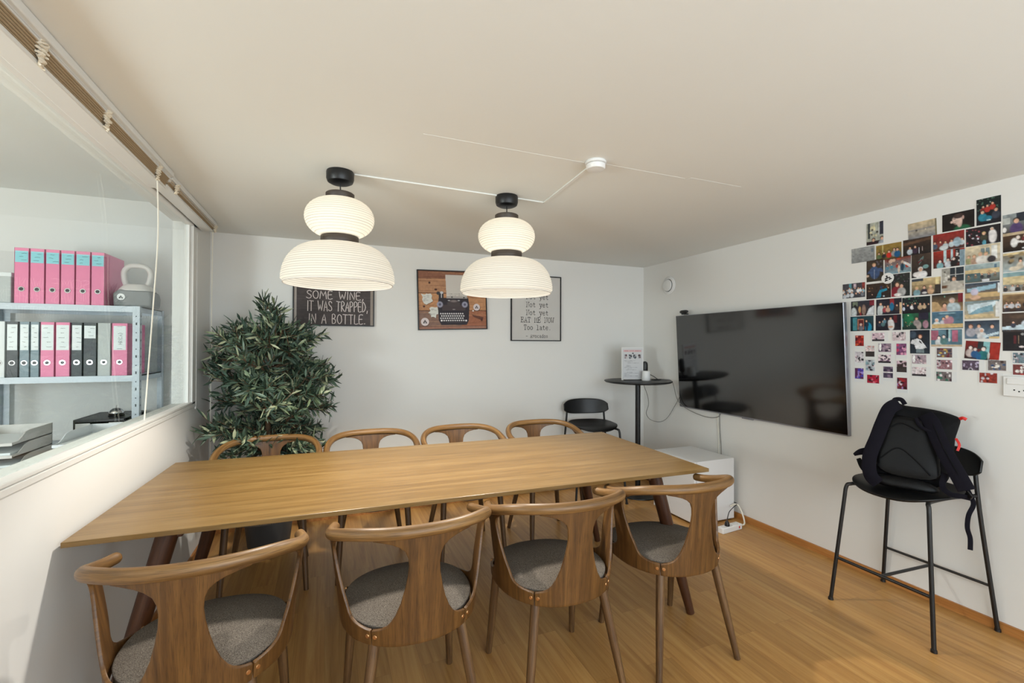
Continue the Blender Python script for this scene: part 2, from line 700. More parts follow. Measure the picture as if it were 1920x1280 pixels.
def leaf_mat():
    m, nt, b = base_mat('olive_leaves')
    N, K = nt.nodes, nt.links
    a = N.new('ShaderNodeAttribute')
    a.attribute_name = 'gc'       # x: random per leaf
    cr = N.new('ShaderNodeValToRGB')
    e = cr.color_ramp.elements
    e[0].position, e[0].color = 0.0, (*lin((32, 48, 38)), 1)
    e[1].position, e[1].color = 1.0, (*lin((176, 182, 150)), 1)
    for p, c in ((0.35, (56, 76, 58)), (0.6, (86, 108, 94)), (0.82, (118, 134, 100))):
        k = e.new(p)
        k.color = (*lin(c), 1)
    sp = N.new('ShaderNodeSeparateXYZ')
    K.new(a.outputs['Vector'], sp.inputs[0])
    K.new(sp.outputs[0], cr.inputs[0])
    K.new(cr.outputs[0], b.inputs['Base Color'])
    b.inputs['Roughness'].default_value = 0.42
    return m


M['leaf'] = leaf_mat()

# ================================================================ ROOM SHELL
struct(MB().box(-4.1, 3.15, YF - .1, 4.05, -0.1, 0.0).obj('floor', M['floor'], smooth=0))
struct(MB().box(XL - .12, 3.1, YF - .1, YB + .1, ZC, ZC + .1).obj('ceiling', M['ceiling'], smooth=0))
struct(MB().box(XL - .12, 3.1, YB, YB + .1, 0, ZC).obj('wall_back', M['wall'], smooth=0))
mb = MB()
b0, b1 = YF - .1, YB + .05
mb.prism([(xr(b0), b0), (xr(b0) + .12, b0), (xr(b1) + .12, b1), (xr(b1), b1)], 'z', 0, ZC)
struct(mb.obj('wall_right', M['wall'], smooth=0))
WY0, WY1, WZ0, WZ1 = 0.3, 3.372, 0.968, 2.092
mb = MB()
mb.box(XL - .12, XL, YF - .1, YB, 0, WZ0)
mb.box(XL - .12, XL, YF - .1, YB, WZ1, 2.36)
mb.box(XL - .12, XL, YF - .1, WY0, WZ0, WZ1)
mb.box(XL - .12, XL, WY1, YB, WZ0, WZ1)
struct(mb.obj('wall_left', M['wall'], smooth=0))
# unseen wall behind the camera; its window is added to admit daylight
mb = MB()
mb.box(XL, 3.0, YF - .1, YF, 0, 0.35)
mb.box(XL, 3.0, YF - .1, YF, 2.1, ZC)
mb.box(XL, -0.5, YF - .1, YF, 0.35, 2.1)
mb.box(2.75, 3.0, YF - .1, YF, 0.35, 2.1)
struct(mb.obj('unseen_wall_front', M['wall'], smooth=0))
w2 = MB()
for a, b in ((-0.5, -0.44), (0.58, 0.64), (1.66, 1.72), (2.69, 2.75)):
    w2.box(a, b, YF - .08, YF - .02, 0.35, 2.1)
w2.box(-0.5, 2.75, YF - .08, YF - .02, 0.35, 0.41)
w2.box(-0.5, 2.75, YF - .08, YF - .02, 2.04, 2.1)
w2o = struct(w2.obj('added_window', M['paint'], smooth=0))
MB().box(-0.5, 2.75, YF - .055, YF - .05, 0.38, 2.07).obj('window_glass', M['glass'], w2o, smooth=0)  # pane of the added window

# interior window to the office
mb = MB()
FX0, FX1 = XL - .036, XL + .006
mb.box(FX0, FX1, WY1 - .075, WY1, WZ0, WZ1)
mb.box(FX0, FX1, WY0, WY0 + .06, WZ0, WZ1)
mb.box(FX0, FX1, WY0, WY1, WZ0, WZ0 + .013)
mb.box(FX0, FX1, WY0, WY1, WZ1 - .036, WZ1)
mb.box(FX0 + .006, FX0 + .026, WY1 - .095, WY1 - .07, WZ0, WZ1)
win1 = struct(mb.obj('window_1', M['paint'], smooth=0, bevel=.003))
MB().box(XL - .024, XL - .018, WY0 + .02, WY1 - .04, WZ0 + .02, WZ1 - .03).obj('window_glass', M['glass'], win1, smooth=0)
struct(MB().box(XL, XL + .006, WY0 - .03, WY1 + .02, WZ0 - .024, WZ0 - .002).obj('trim_1', M['paint'], smooth=0, bevel=.003))
struct(MB().box(XL, XL + .008, WY1 + .004, WY1 + .055, WZ0 - .04, 2.035).obj('trim_2', M['paint'], smooth=0, bevel=.002))

# skirting
mb = MB()
mb.prism([(xr(b0) - .013, b0), (xr(b0), b0), (xr(YB), YB), (xr(YB) - .013, YB)], 'z', 0, .042)
struct(mb.obj('baseboard_right', M['skirt'], smooth=0))
struct(MB().box(XL, XR - .013, YB - .013, YB, 0, .042).obj('baseboard_back', M['skirt'], smooth=0))
struct(MB().box(XL, XL + .013, YF, YB - .013, 0, .042).obj('baseboard_left', M['skirt'], smooth=0))

# painted-over flat conduits on the ceiling
struct(MB().box(0.33, 1.03, 1.690, 1.722, ZC - .0007, ZC).obj('trim_3', M['ceiling'], smooth=0))
struct(MB().box(1.10, 1.56, 1.668, 1.698, ZC - .0007, ZC).obj('trim_4', M['ceiling'], smooth=0))
struct(MB().box(1.58, 1.90, 1.650, 1.680, ZC - .0006, ZC).obj('trim_5', M['ceiling'], smooth=0))

# office beyond the glass
OY = 3.93
struct(MB().box(-4.1, XL - .12, OY, OY + .1, 0, 2.45).obj('wall_far', M['wall'], smooth=0))
struct(MB().box(-4.1, -4.0, YF - .1, OY, 0, 2.45).obj('wall_far_left', M['wall'], smooth=0))
struct(MB().box(-4.0, XL - .12, YF - .2, YF - .1, 0, 2.45).obj('wall_far_front', M['wall'], smooth=0))
struct(MB().box(-4.1, XL - .12, YF - .2, OY + .1, 2.335, 2.45).obj('ceiling_far', M['ceiling'], smooth=0))


# ---------------------------------------------------------------- pleated blinds
def blind(label, y0, y1, pleats, ztop, dx):
    t = thing('pleated_blind', label, 'blind', (XL, y0, 2.07), 0, 'raised pleated blinds over the interior window')
    Mi = Matrix.Translation((-XL, -y0, -2.07))

    def put(m, name, mat, **k):
        m.v = [tuple(Mi @ Vector(p)) for p in m.v]
        return m.obj(name, mat, t, **k)
    hx = -0.652 + dx
    put(MB().box(XL + .004, hx, y0 + .004, y1 - .004, 2.098, ZC - .001), 'headrail', M['paint'], bevel=.003)
    put(MB().box(XL + .02, hx - .012, y0 + .01, y1 - .01, 2.088, 2.098), 'rail_lip', M['paint'])
    zb = ztop - .0060 * pleats
    # zigzag stack
    poly_o, poly_i = [], []
    dz = (ztop - zb) / pleats
    for k in range(pleats):
        z = ztop - k * dz
        xo = -.664 + dx * .6 - .020 * k / pleats
        poly_o += [(xo - .003, z), (xo, z - .25 * dz), (xo, z - .45 * dz), (xo - .003, z - .62 * dz), (xo - .020, z - .68 * dz), (xo - .022, z - .97 * dz)]
    poly_i = [(XL + .022, ztop), (XL + .022, zb + .03 * dz)]
    put(MB().prism(poly_o + poly_i[::-1], 'y', y0 + .02, y1 - .015), 'pleated_fabric', M['pleat'], smooth=0)
    put(MB().box(XL + .014, -.680 + dx * .5, y0 + .01, y1 - .008, zb - .013, zb), 'bottom_rail', M['paint'], bevel=.003)
    return t, put, zb


bA, putA, zA = blind('raised taupe pleated blind, the longer of the two, with knotted cream cords', 0.35, 2.52, 7, 2.096, 0.0)
bB, putB, zB = blind('short white-railed pleated blind nearest the back corner of the window', 2.535, 3.47, 3, 2.093, -.012)
random.seed(4)


def knotted(put, y, zb):
    """fuzzy bunched cord looped round the stack"""
    m = MB()
    for s_ in range(3):
        pts = []
        for k in range(22):
            a = k / 21
            x = -.664 - .012 * a + .005 * math.sin(k * 2.1 + s_)
            z = 2.098 - (2.098 - zb + .012) * a
            pts.append((x + random.uniform(-.004, .004), y + .012 * math.sin(k * 1.9 + 2 * s_) + random.uniform(-.005, .005) + .02 * a * a, z + random.uniform(-.003, .003)))
        m.tube(smooth_path(pts, 3), .0030, 6)
    put(m, 'knotted_cord', M['lace'])


for y in (1.50, 1.87, 2.36):
    knotted(putA, y, zA)
for y in (2.62, 3.44):
    knotted(putB, y, zB)


def pull_cord(label, pts, tassel):
    t = thing('pull_cord', label, 'blind cord', pts[0], 0, 'blind pull cords')
    p0 = Vector(pts[0])
    loc = [Vector(p) - p0 for p in pts]
    path = smooth_path(loc, 6)
    MB().tube(path, .0017, 6).obj('cord', M['cord'], t)
    MB().tube([p + Vector((.002, .0015, 0)) for p in path], .0014, 6).obj('cord', M['cord'], t)
    if tassel:
        e = loc[-1]
        MB().lathe([(0, .03), (.004, .028), (.006, .01), (.009, -.012), (.006, -.018), (0, -.018)], 12, tuple(e)).obj('tassel', M['lace'], t)


pull_cord('thin white blind cord hanging across the glass in front of the grey carrier',
          [(-.680, 2.384, 2.075), (-.690, 2.436, 1.816), (-.700, 2.424, 1.532), (-.715, 2.432, 1.299), (-.735, 2.443, 1.003)], False)
pull_cord('long white blind cord with a tassel hanging in the corner beside the olive tree',
          [(-.690, 3.464, 2.08), (-.692, 3.462, 1.5), (-.694, 3.464, 0.9), (-.695, 3.464, 0.42), (-.695, 3.46, 0.09)], True)

# ---------------------------------------------------------------- office furniture behind the glass
SX0, SX1, SY0, SY1 = -2.62, -1.063, 3.45, 3.895
sh = thing('storage_shelf', 'grey perforated steel storage shelf full of binders behind the glass', 'shelf', (-1.85, 3.67, 0))
Mi = Matrix.Translation((1.85, -3.67, 0))


def sput(m, name, mat, **k):
    m.v = [tuple(Mi @ Vector(p)) for p in m.v]
    return m.obj(name, mat, sh, **k)


SHELVES = (1.565, 1.142, 0.70, 0.12)
for z in SHELVES:
    m = MB()
    m.box(SX0 + .004, SX1 - .004, SY0 + .002, SY1 - .002, z - .006, z)
    m.box(SX0 + .004, SX1 - .004, SY0 + .001, SY0 + .006, z - .036, z)
    m.box(SX0 + .004, SX1 - .004, SY1 - .006, SY1 - .001, z - .036, z)
    m.box(SX1 - .010, SX1 - .004, SY0 + .002, SY1 - .002, z - .036, z)
    m.box(SX0 + .004, SX0 + .010, SY0 + .002, SY1 - .002, z - .036, z)
    sput(m, 'shelf_board', M['galv'], smooth=0)
slot = pmat('dark_post_slot', (70, 76, 82), 0.7)
for (px, dx) in ((SX1, -1), (SX0, 1), (-1.905, 1)):
    for (py, dy) in ((SY0, 1), (SY1, -1)):
        m = MB()
        x0, x1 = sorted((px, px + dx * .036))
        y0, y1 = sorted((py, py + dy * .003))
        top = 1.566
        m.box(x0, x1, min(py - .002 * dy, py + .002 * dy), max(py - .002 * dy, py + .002 * dy), 0, top)
        x2, x3 = sorted((px, px + dx * .003))
        y2, y3 = sorted((py, py + dy * .036))
        m.box(x2, x3, y2, y3, 0, top)
        if dy > 0:
            m.cur = 1
            q = m
            z = .10
            while z < top - .03:
                q.box(px + dx * .013, px + dx * .020, py - .0028, py - .0021, z, z + .016) if int(z * 20) % 2 else q.box(px + dx * .014, px + dx * .020, py - .0028, py - .0021, z, z + .006)
                if px == SX1:
                    q.box(px + .0003, px + .001, py + .014, py + .020, z, z + .012)
                z += .05
        sput(m, 'post', [M['galv'], slot], smooth=0)


def binder(label, x0, x1, y0, z0, mat, lab=None, group=None, scribble=None, h=.318, lz=(.155, .305), seed=1):
    """lever arch file: two covers, rounded spine, finger ring, label"""
    t = thing('binder', label, 'binder', ((x0 + x1) / 2, y0, z0), 0, group)
    W = (x1 - x0) - .003
    hw = W / 2
    tk = .003
    m = MB()
    m.box(-hw, -hw + tk, 0, .285, 0, h)
    m.box(hw - tk, hw, 0, .285, 0, h)
    m.box(-hw, hw, 0, tk, 0, h)
    m.obj('cover', mat, t, smooth=0, bevel=.001)
    MB().box(-hw + tk + .001, hw - tk - .006, .03, .275, .008, h - .022).obj('paper_block', M['label_white'], t, smooth=0)
    rz = .082
    m = MB()
    Mr = Matrix.Translation((0, -.0005, rz)) @ Matrix.Rotation(PI / 2, 4, 'X')
    m.lathe([(.0095, 0), (.0095, .0018), (.0145, .0018), (.0150, 0)], 20, M=Mr)
    m.obj('finger_ring', M['chrome'], t)
    m = MB()
    m.lathe([(0, .0006), (.0095, .0006), (.0095, 0)], 20, M=Mr)
    m.obj('finger_hole', M['black_plastic'], t)
    if lab is not None:
        lw = min(hw - .004, .030)
        MB().box(-lw, lw, -.0012, -.0002, lz[0], lz[1]).obj('spine_label', lab, t, smooth=0)
        rr = random.Random(seed)
        if scribble == 'hr':
            lines = []
            G = {'H': [[(0, 0), (0, 1)], [(.6, 0), (.6, 1)], [(0, .5), (.6, .5)]],
                 'R': [[(0, 0), (0, 1), (.45, .95), (.5, .75), (.4, .55), (0, .5), (.55, 0)]],
                 '(': [[(.35, 1.1), (.1, .7), (.1, .3), (.35, -.1)]],
                 'C': [[(.55, .9), (.3, 1), (.05, .6), (.1, .15), (.35, 0), (.55, .12)]],
                 'A': [[(0, 0), (.3, 1), (.6, 0)], [(.1, .4), (.5, .4)]],
                 ')': [[(.05, 1.1), (.3, .7), (.3, .3), (.05, -.1)]]}
            pos = 0
            for ch in 'HR(CA)':
                for ln in G[ch]:
                    # reads upwards along the spine
                    lines.append([(.008 - .018 * p[1] + .004, .19 + (pos + p[0]) * .016) for p in ln])
                pos += .5 if ch in '()' else .85
            lines.append([(-.012, .163), (.012, .163)])
            lines.append([(-.012, .298), (.012, .298)])
        else:
            lines = []
            n = 5 if lz[1] - lz[0] > .09 else 3
            for k in range(n):
                z = lz[0] + (lz[1] - lz[0]) * (k + .7) / (n + .4)
                a = rr.uniform(-.7, .1) * lw
                b = a + rr.uniform(.4, .9) * lw
                pts = [(a + (b - a) * j / 8, z + rr.uniform(-.0018, .0018)) for j in range(9)]
                lines.append(pts)
        m = MB()
        m.strokes(lines, .0016, Matrix.Translation((0, -.0016, 0)))
        m.obj('label_writing', M['ink'], t, smooth=0)
    return t


BY = 3.462
names = ['farthest left', 'second from the left', 'third from the left', 'fourth from the left', 'fifth from the left']
xs = [-1.650, -1.582, -1.514, -1.446, -1.378, -1.306, -1.240]
for i in range(6):
    lb = ('pink binder with a blue label on the top shelf, %s' % names[i]) if i < 5 else 'pink binder beside the grey carrier on the top shelf, blue label'
    binder(lb, xs[i], xs[i + 1] - (.001 if i < 5 else -.0), BY, 1.565, M['pink'], M['label_blue'], 'pink binders on the top shelf', seed=i, lz=(.235, .300))
row2 = [
    ('white binder at the far left of the middle shelf', -1.735, -1.682, 'binder_white', None, None),
    ('black marbled binder with a long white label, leftmost of the black ones', -1.680, -1.626, 'binder_black', 'label_white', None),
    ('slate blue narrow binder left of another slate one, white label', -1.624, -1.578, 'binder_slate', 'label_white', None),
    ('slate narrow binder touching the middle shelf\'s first pink binder, white label', -1.577, -1.535, 'binder_slate', 'label_white', None),
    ('pink binder on the middle shelf right beside the slate binders', -1.533, -1.468, 'pink', 'label_white', None),
    ('pink binder on the middle shelf left of a black binder', -1.466, -1.398, 'pink', 'label_white', None),
    ('black binder with a narrow white label next to two pink ones', -1.395, -1.341, 'binder_black', 'label_white', None),
    ('black marbled binder with a short square label left of the plain grey binder', -1.339, -1.275, 'binder_black', 'label_white', 'short'),
    ('plain light grey binder without a label on the middle shelf', -1.273, -1.208, 'binder_grey', None, None),
    ('deep pink binder with handwritten HR(CA) label at the end of the middle shelf', -1.205, -1.125, 'pink', 'label_white', 'hr'),
]
for i, (lb, a, b, mat, lab, sc) in enumerate(row2):
    binder(lb, a, b, BY, 1.142, M[mat], M[lab] if lab else None, 'binders on the middle shelf',
           scribble='hr' if sc == 'hr' else None, seed=20 + i, lz=(.225, .300) if sc == 'short' else (.155, .302))
# pale box at the left end of the top shelf
t = thing('storage_box', 'pale grey storage box left of the pink binders on the top shelf', 'box', (-1.735, 3.47, 1.565))
MB().box(-.07, .07, 0, .28, 0, .165).obj('box_body', M['binder_grey'], t, bevel=.004)
MB().box(-.073, .073, -.003, .283, .150, .175).obj('box_lid', M['binder_white'], t, bevel=.003)


# letter mark on stickers: three people-like blobs
def people_mark(r, M_):
    m = MB()

    def disc(cx, cz, rx, rz, n=20):
        b = len(m.v)
        for k in range(n):
            a = 2 * PI * k / n
            m.vert(M_ @ Vector((cx + rx * math.cos(a), 0, cz + rz * math.sin(a))))
        m.face(*range(b, b + n))

    def poly(pts):
        b = len(m.v)
        for p in pts:
            m.vert(M_ @ Vector((p[0] * r, 0, p[1] * r)))
        m.face(*range(b, b + len(pts)))
    disc(0, .38 * r, .16 * r, .17 * r)
    poly([(-.2, .2), (.2, .2), (.34, -.12), (.05, -.05), (-.1, -.1), (-.34, -.05)])
    disc(-.34 * r, .02 * r, .13 * r, .13 * r)
    disc(.36 * r, -.02 * r, .13 * r, .13 * r)
    poly([(-.62, -.42), (-.5, -.15), (-.2, -.12), (.02, -.42)])
    poly([(.06, -.42), (.22, -.16), (.5, -.18), (.66, -.42)])
    return m


# carrier with handle
t = thing('handled_carrier', 'grey fronted carrier with a white lid and loop handle on the top shelf', 'carrier', (-1.112, 3.50, 1.565))
m = MB()
m.prism([(-.094, 0), (.094, 0), (.098, .06), (.088, .100), (-.070, .106), (-.098, .080)], 'y', -.02, .16)
m.obj('body', M['grey_box'], t, bevel=.012, bseg=3)
m = MB()
m.grid(lambda u, v: (lambda a, k: ((.090 - .045 * k) * math.copysign(abs(math.cos(a)) ** .6, math.cos(a)), .07 + (.086 - .035 * k) * math.copysign(abs(math.sin(a)) ** .6, math.sin(a)), .100 + .042 * math.sin(k * PI / 2)))(2 * PI * u, v), 40, 10, True)
m.obj('lid', M['off_white'], t, solid=.004)
m = MB()
m.tube(smooth_path([(-.052, .07, .125), (-.068, .07, .17), (-.070, .07, .225), (-.045, .07, .258), (0, .07, .265), (.045, .07, .255), (.066, .07, .220), (.060, .07, .17), (.042, .07, .125)], 6), .0155, 14)
m.obj('handle', M['off_white'], t)
m = MB()
m.lathe([(0, .001), (.020, .001), (.020, 0)], 28, M=Matrix.Translation((-.055, -.0215, .058)) @ Matrix.Rotation(PI / 2, 4, 'X'))
st = m.obj('sticker', M['white_plastic'], t)
people_mark(.018, Matrix.Translation((-.055, -.0240, .056))).obj('sticker_mark', M['ink'], st, smooth=0)

# drawer unit with bell
t = thing('desktop_drawers', 'black desktop drawer box with white drawer fronts behind the glass', 'drawer unit', (-1.262, 3.47, 0.70))
m = MB()
m.box(-.125, .125, .004, .35, .164, .180)
m.box(-.125, .125, .004, .35, 0, .012)
m.box(-.125, -.115, .004, .35, 0, .182)
m.box(.115, .125, .004, .35, 0, .182)
m.box(-.125, .125, .34, .35, 0, .182)
m.obj('casing', M['black_plastic'], t, smooth=0, bevel=.002)
for k in range(3):
    z0 = .015 + k * .049
    poly = [(-.113, z0), (.113, z0), (.113, z0 + .046), (.052, z0 + .046)]
    for j in range(9):
        a = PI * j / 8
        poly.append((.045 * math.cos(a), z0 + .046 - .022 * math.sin(a)))
    poly += [(-.052, z0 + .046), (-.113, z0 + .046)]
    dr = MB()
    dr.prism(poly, 'y', 0, .004)
    dr.obj('drawer', M['white_plastic'], t, smooth=0, bevel=.0012)
t = thing('desk_bell', 'chrome service bell standing on the black drawer box', 'bell', (-1.225, 3.60, 0.882))
MB().lathe([(0, 0), (.040, 0), (.042, .006), (.036, .010), (0, .010)], 32).obj('base', M['black_plastic'], t)
MB().lathe([(.038, .012), (.037, .022), (.031, .036), (.018, .046), (.004, .049), (0, .049)], 32).obj('dome', M['chrome'], t, solid=.001)
MB().lathe([(0, .049), (.003, .049), (.003, .062), (.005, .064), (.004, .068), (0, .069)], 14).obj('plunger', M['chrome'], t)

# desk under the window with letter trays
t = thing('office_desk', 'white office desk below the interior window behind the glass', 'desk', (-1.40, 2.75, 0))
MB().box(-.44, .50, -.85, .66, .690, .715).obj('desk_top', M['white_lacquer'], t, bevel=.003)
for (x, y) in ((-.38, -.8), (.44, -.8), (-.38, .6), (.44, .6)):
    MB().box(x - .02, x + .02, y - .02, y + .02, 0, .690).obj('leg', M['galv'], t, smooth=0)


def letter_tray(label, x, y, z, rot, mat, group):
    t = thing('letter_tray', label, 'letter tray', (x, y, z), rot, group)
    W, D = .255, .35
    # S-shaped side cheeks
    prof_top = [(0, .014), (.045, .016), (.075, .030), (.105, .050), (.14, .056), (D, .058)]
    m = MB()
    for sx in (-1, 1):
        a, b = sorted((sx * W / 2, sx * (W / 2 - .004)))
        m.prism([(0, 0), (D, 0)] + [(p[0], p[1]) for p in prof_top[::-1]], 'x', a, b)
    m.box(-W / 2, W / 2, D - .004, D, 0, .058)
    m.box(-W / 2, W / 2, 0, D, 0, .004)
    m.box(-W / 2, -W / 2 + .07, -.004, .002, 0, .014)
    m.box(W / 2 - .07, W / 2, -.004, .002, 0, .014)
    m.obj('tray_shell', mat, t, smooth=20)
    n = random.Random(len(label))
    MB().box(-W / 2 + .012, W / 2 - .014, .012, D - .02, .005, .005 + n.uniform(.006, .02)).obj('paper_stack', M['label_white'], t, smooth=0)
    return t


random.seed(3)
lv = ['bottom', 'middle', 'top']
for k in range(3):
    letter_tray('warm grey letter tray, %s one of the stack left of the white trays' % lv[k], -1.545, 2.98, .715 + k * .060, 0.0, M['tray_grey'], 'grey letter trays')
for k in range(3):
    letter_tray('white letter tray, %s one of the stack closest to the window sill' % lv[k], -1.085, 2.80 + .02 * k, .715 + k * .060, -.05, M['tray_white'], 'white letter trays')
t = thing('lidded_box', 'low white lidded box on the desk in front of the white trays', 'box', (-1.22, 2.36, .715))
MB().box(-.15, .15, -.15, .15, 0, .085).obj('box_body', M['tray_white'], t, bevel=.006)
MB().box(-.154, .154, -.154, .154, .062, .100).obj('lid', M['tray_white'], t, bevel=.006)

# ================================================================ DINING TABLE
TX, TY, TROT, TH = 0.5217, 2.2542, -0.0361, 0.73
t = thing('meeting_table', 'long oak meeting table with splayed round legs in the middle of the room', 'table', (TX, TY, 0), TROT)
m = MB()
L2, W2 = 1.25, 0.4995
ch = .045
for (z, i) in ((TH - .024, ch), (TH - .017, 0.0), (TH, 0.0)):
    for (x, y) in ((-L2 + i, -W2 + i), (L2 - i, -W2 + i), (L2 - i, W2 - i), (-L2 + i, W2 - i)):
        m.vert((x, y, z))
m.face(3, 2, 1, 0)
m.face(8, 9, 10, 11)
for k in (0, 4):
    for i in range(4):
        j = (i + 1) % 4
        m.face(k + i, k + j, k + 4 + j, k + 4 + i)
m.obj('table_top', M['table_top'], t, smooth=0, bevel=.0015)
for sx in (-1, 1):
    m = MB()
    m.box(sx * 1.0 - .035, sx * 1.0 + .035, -.40, .40, TH - .062, TH - .020)
    m.obj('cross_rail', M['table_leg'], t, smooth=0, bevel=.006)
MB().box(-1.0, 1.0, -.03, .03, TH - .060, TH - .024).obj('long_rail', M['table_leg'], t, smooth=0, bevel=.004)
for (sx, sy) in ((-1, -1), (1, -1), (1, 1), (-1, 1)):
    MB().tube([(sx * 1.005, sy * .385, TH - .021), (sx * 1.09, sy * .420, .36), (sx * 1.185, sy * .445, .004)], [.034, .030, .019], 20).obj('leg', M['table_leg'], t)


# ================================================================ DINING CHAIRS
def rail_pt(th):
    """centre line of the top rail at angle th (degrees from the back), |th| up to 118"""
    a = min(abs(th), 90) * PI / 180
    e = .86
    x = .268 * abs(math.sin(a)) ** e
    y = -.236 * abs(math.cos(a)) ** e
    if abs(th) > 90:
        k = (abs(th) - 90) / 28
        y = .085 * k
        x = .268 - .016 * k * k
    s = (y + .236) / .321
    s = s * s * (3 - 2 * s)
    z = .757 - .068 * s
    return Vector((math.copysign(x, th), y, z))


def seat_pt(th, off=0.0):
    a = th * PI / 180
    e = .9
    c, s = math.cos(a), math.sin(a)
    return Vector(((.240 + off) * math.copysign(abs(s) ** e, s), .035 - (.243 + off) * math.copysign(abs(c) ** e, c), 0))


SPLAT = [(0, 37.6), (.125, 37.6), (.135, 33), (.145, 29.5), (.165, 25.4), (.2, 22.0), (.26, 18.2), (.36, 14.4), (.48, 11.5), (.60, 9.4), (.70, 8.6), (.78, 9.0), (.84, 10.6), (.885, 14.2), (.915, 19), (.935, 25), (.95, 32), (1.0, 35)]
IN = [(0, 38.4), (0.125, 38.4), (0.13, 43.0), (0.14, 48.5), (0.155, 53.8), (0.18, 58.5), (0.22, 62.0), (0.3, 65.0), (0.4, 69.5), (0.55, 74.5), (0.7, 78.5), (0.82, 80.5), (0.87, 80.5), (0.91, 78.5), (0.935, 74.0), (0.95, 70.0), (1.0, 68.0)]
OUT = [(0, 126.0), (0.06, 126.0), (0.085, 121.0), (0.11, 112.0), (0.14, 102.5), (0.17, 96.0), (0.22, 90.5), (0.28, 88.5), (0.36, 89.0), (0.46, 90.0), (0.6, 91.0), (0.75, 92.0), (0.85, 92.5), (0.91, 96.0), (0.95, 100.0), (1.0, 103.0)]


def shell_pt(th, t):
    lo = seat_pt(th, -.008)
    lo.z = .398 - .010 * math.cos(math.radians(th)) * max(0, 1 - t / .3)
    hi = rail_pt(max(-117, min(117, th)))
    hi.z -= .004
    g = t ** 1.12
    p = lo.lerp(hi, g)
    p.z = lo.z + (hi.z - lo.z) * t
    return p


TROWS = [0, .03, .07, .11, .125, .13, .135, .14, .145, .155, .165, .18, .2, .23, .26, .31, .36, .42, .48, .54, .6, .65, .7, .74, .78, .81, .84, .865, .885, .90, .915, .925, .935, .943, .95, .975, 1.0]


def shell_piece(f0, f1, nu):
    m = MB()
    for t_ in TROWS:
        a, b = f0(t_), f1(t_)
        for i in range(nu):
            th = a + (b - a) * i / (nu - 1)
            p = shell_pt(th, t_)
            m.vert(p, (th * .0042, 0, p.z))
    n = len(TROWS)
    for j in range(n - 1):
        for i in range(nu - 1):
            m.face(j * nu + i, j * nu + i + 1, (j + 1) * nu + i + 1, (j + 1) * nu + i)
    return m


def make_chair():
    t = thing('dining_chair', '', 'chair')
    # rail
    path, rad = [], []
    ths = [-118 + 236 * k / 72 for k in range(73)]
    for th in ths:
        path.append(rail_pt(th))
        rad.append(.0198 - .0025 * (abs(th) / 118) ** 2)
    path = [path[0] - (path[1] - path[0]).normalized() * d for d in (.010, .006)] + path + [path[-1] + (path[-1] - path[-2]).normalized() * d for d in (.006, .010)]
    rad = [.008, .0145] + rad + [.0145, .008]
    MB().tube(path, rad, 16, side=(0, 0, 1)).obj('top_rail', M['oak_rail'], t, smooth=60)
    # shell: splat and two side blades
    shell_piece(lambda q: -interp(SPLAT, q), lambda q: interp(SPLAT, q), 19).obj('back_splat', M['oak'], t, smooth=50, solid=.0105, solid_off=0, bevel=.002)
    for sg in (-1, 1):
        shell_piece(lambda q: sg * interp(IN, q), lambda q: sg * interp(OUT, q), 13).obj('side_panel', M['oak'], t, smooth=50, solid=.0105, solid_off=0, bevel=.002)
    # seat cushion
    m = MB()

    def seat(u, v):
        th = 360 * u
        k = v
        if k < .5:
            s_, z = -.019 - .004 * (1 - k / .5), .408 + .032 * (k / .5)
            p = seat_pt(th, s_)
        else:
            q = (k - .5) / .5
            rr = math.cos(q * PI / 2) ** .6 if q < 1 else 0
            c = Vector((0, .035, 0))
            p = c + (seat_pt(th, -.019) - c) * max(rr, .001)
            z = .440 + .024 * (1 - rr ** 2.5)
        fy = max(0, (p.y - .1)) * -.06
        return (p.x, p.y + (.010 * max(0, p.y) / .25), z + fy)
    m.grid(seat, 56, 20, True)
    m.weld = True
    m.obj('seat', M['fabric'], t, smooth=70)
    m = MB()
    m.grid(lambda u, v: (lambda p: (p.x, p.y, .395 + .015 * v))(seat_pt(360 * u, -.022)), 56, 2, True)
    m.face(*range(55, -1, -1))
    m.obj('seat_base', M['oak_leg'], t, smooth=40)
    # legs
    for sg in (-1, 1):
        a = seat_pt(38, -.028)
        MB().tube([(sg * a.x, a.y, .420), (sg * (a.x + .203) / 2, (a.y - .214) / 2, .211), (sg * .203, -.214, .002)], [.0180, .0165, .0125], 16).obj('leg', M['oak_leg'], t)
        b = seat_pt(124, -.026)
        MB().tube([(sg * b.x, b.y, .420), (sg * (b.x + .204) / 2, (b.y + .214) / 2, .211), (sg * .204, .214, .002)], [.0180, .0165, .0125], 16).obj('leg', M['oak_leg'], t)
        for th in (34.6, 41.4, 121):
            p = shell_pt(sg * th, .075)
            n = (shell_pt(sg * th + 1, .075) - shell_pt(sg * th - 1, .075)).cross(Vector((0, 0, 1))).normalized()
            if n.dot(Vector((p.x, p.y - .035, 0))) < 0:
                n = -n
            q = n.to_track_quat('Z', 'Y').to_matrix().to_4x4()
            MB().lathe([(0, .0080), (.0055, .0076), (.0068, .0060), (.0070, .0)], 14, M=Matrix.Translation(p) @ q).obj('screw', M['copper'], t)
    return t


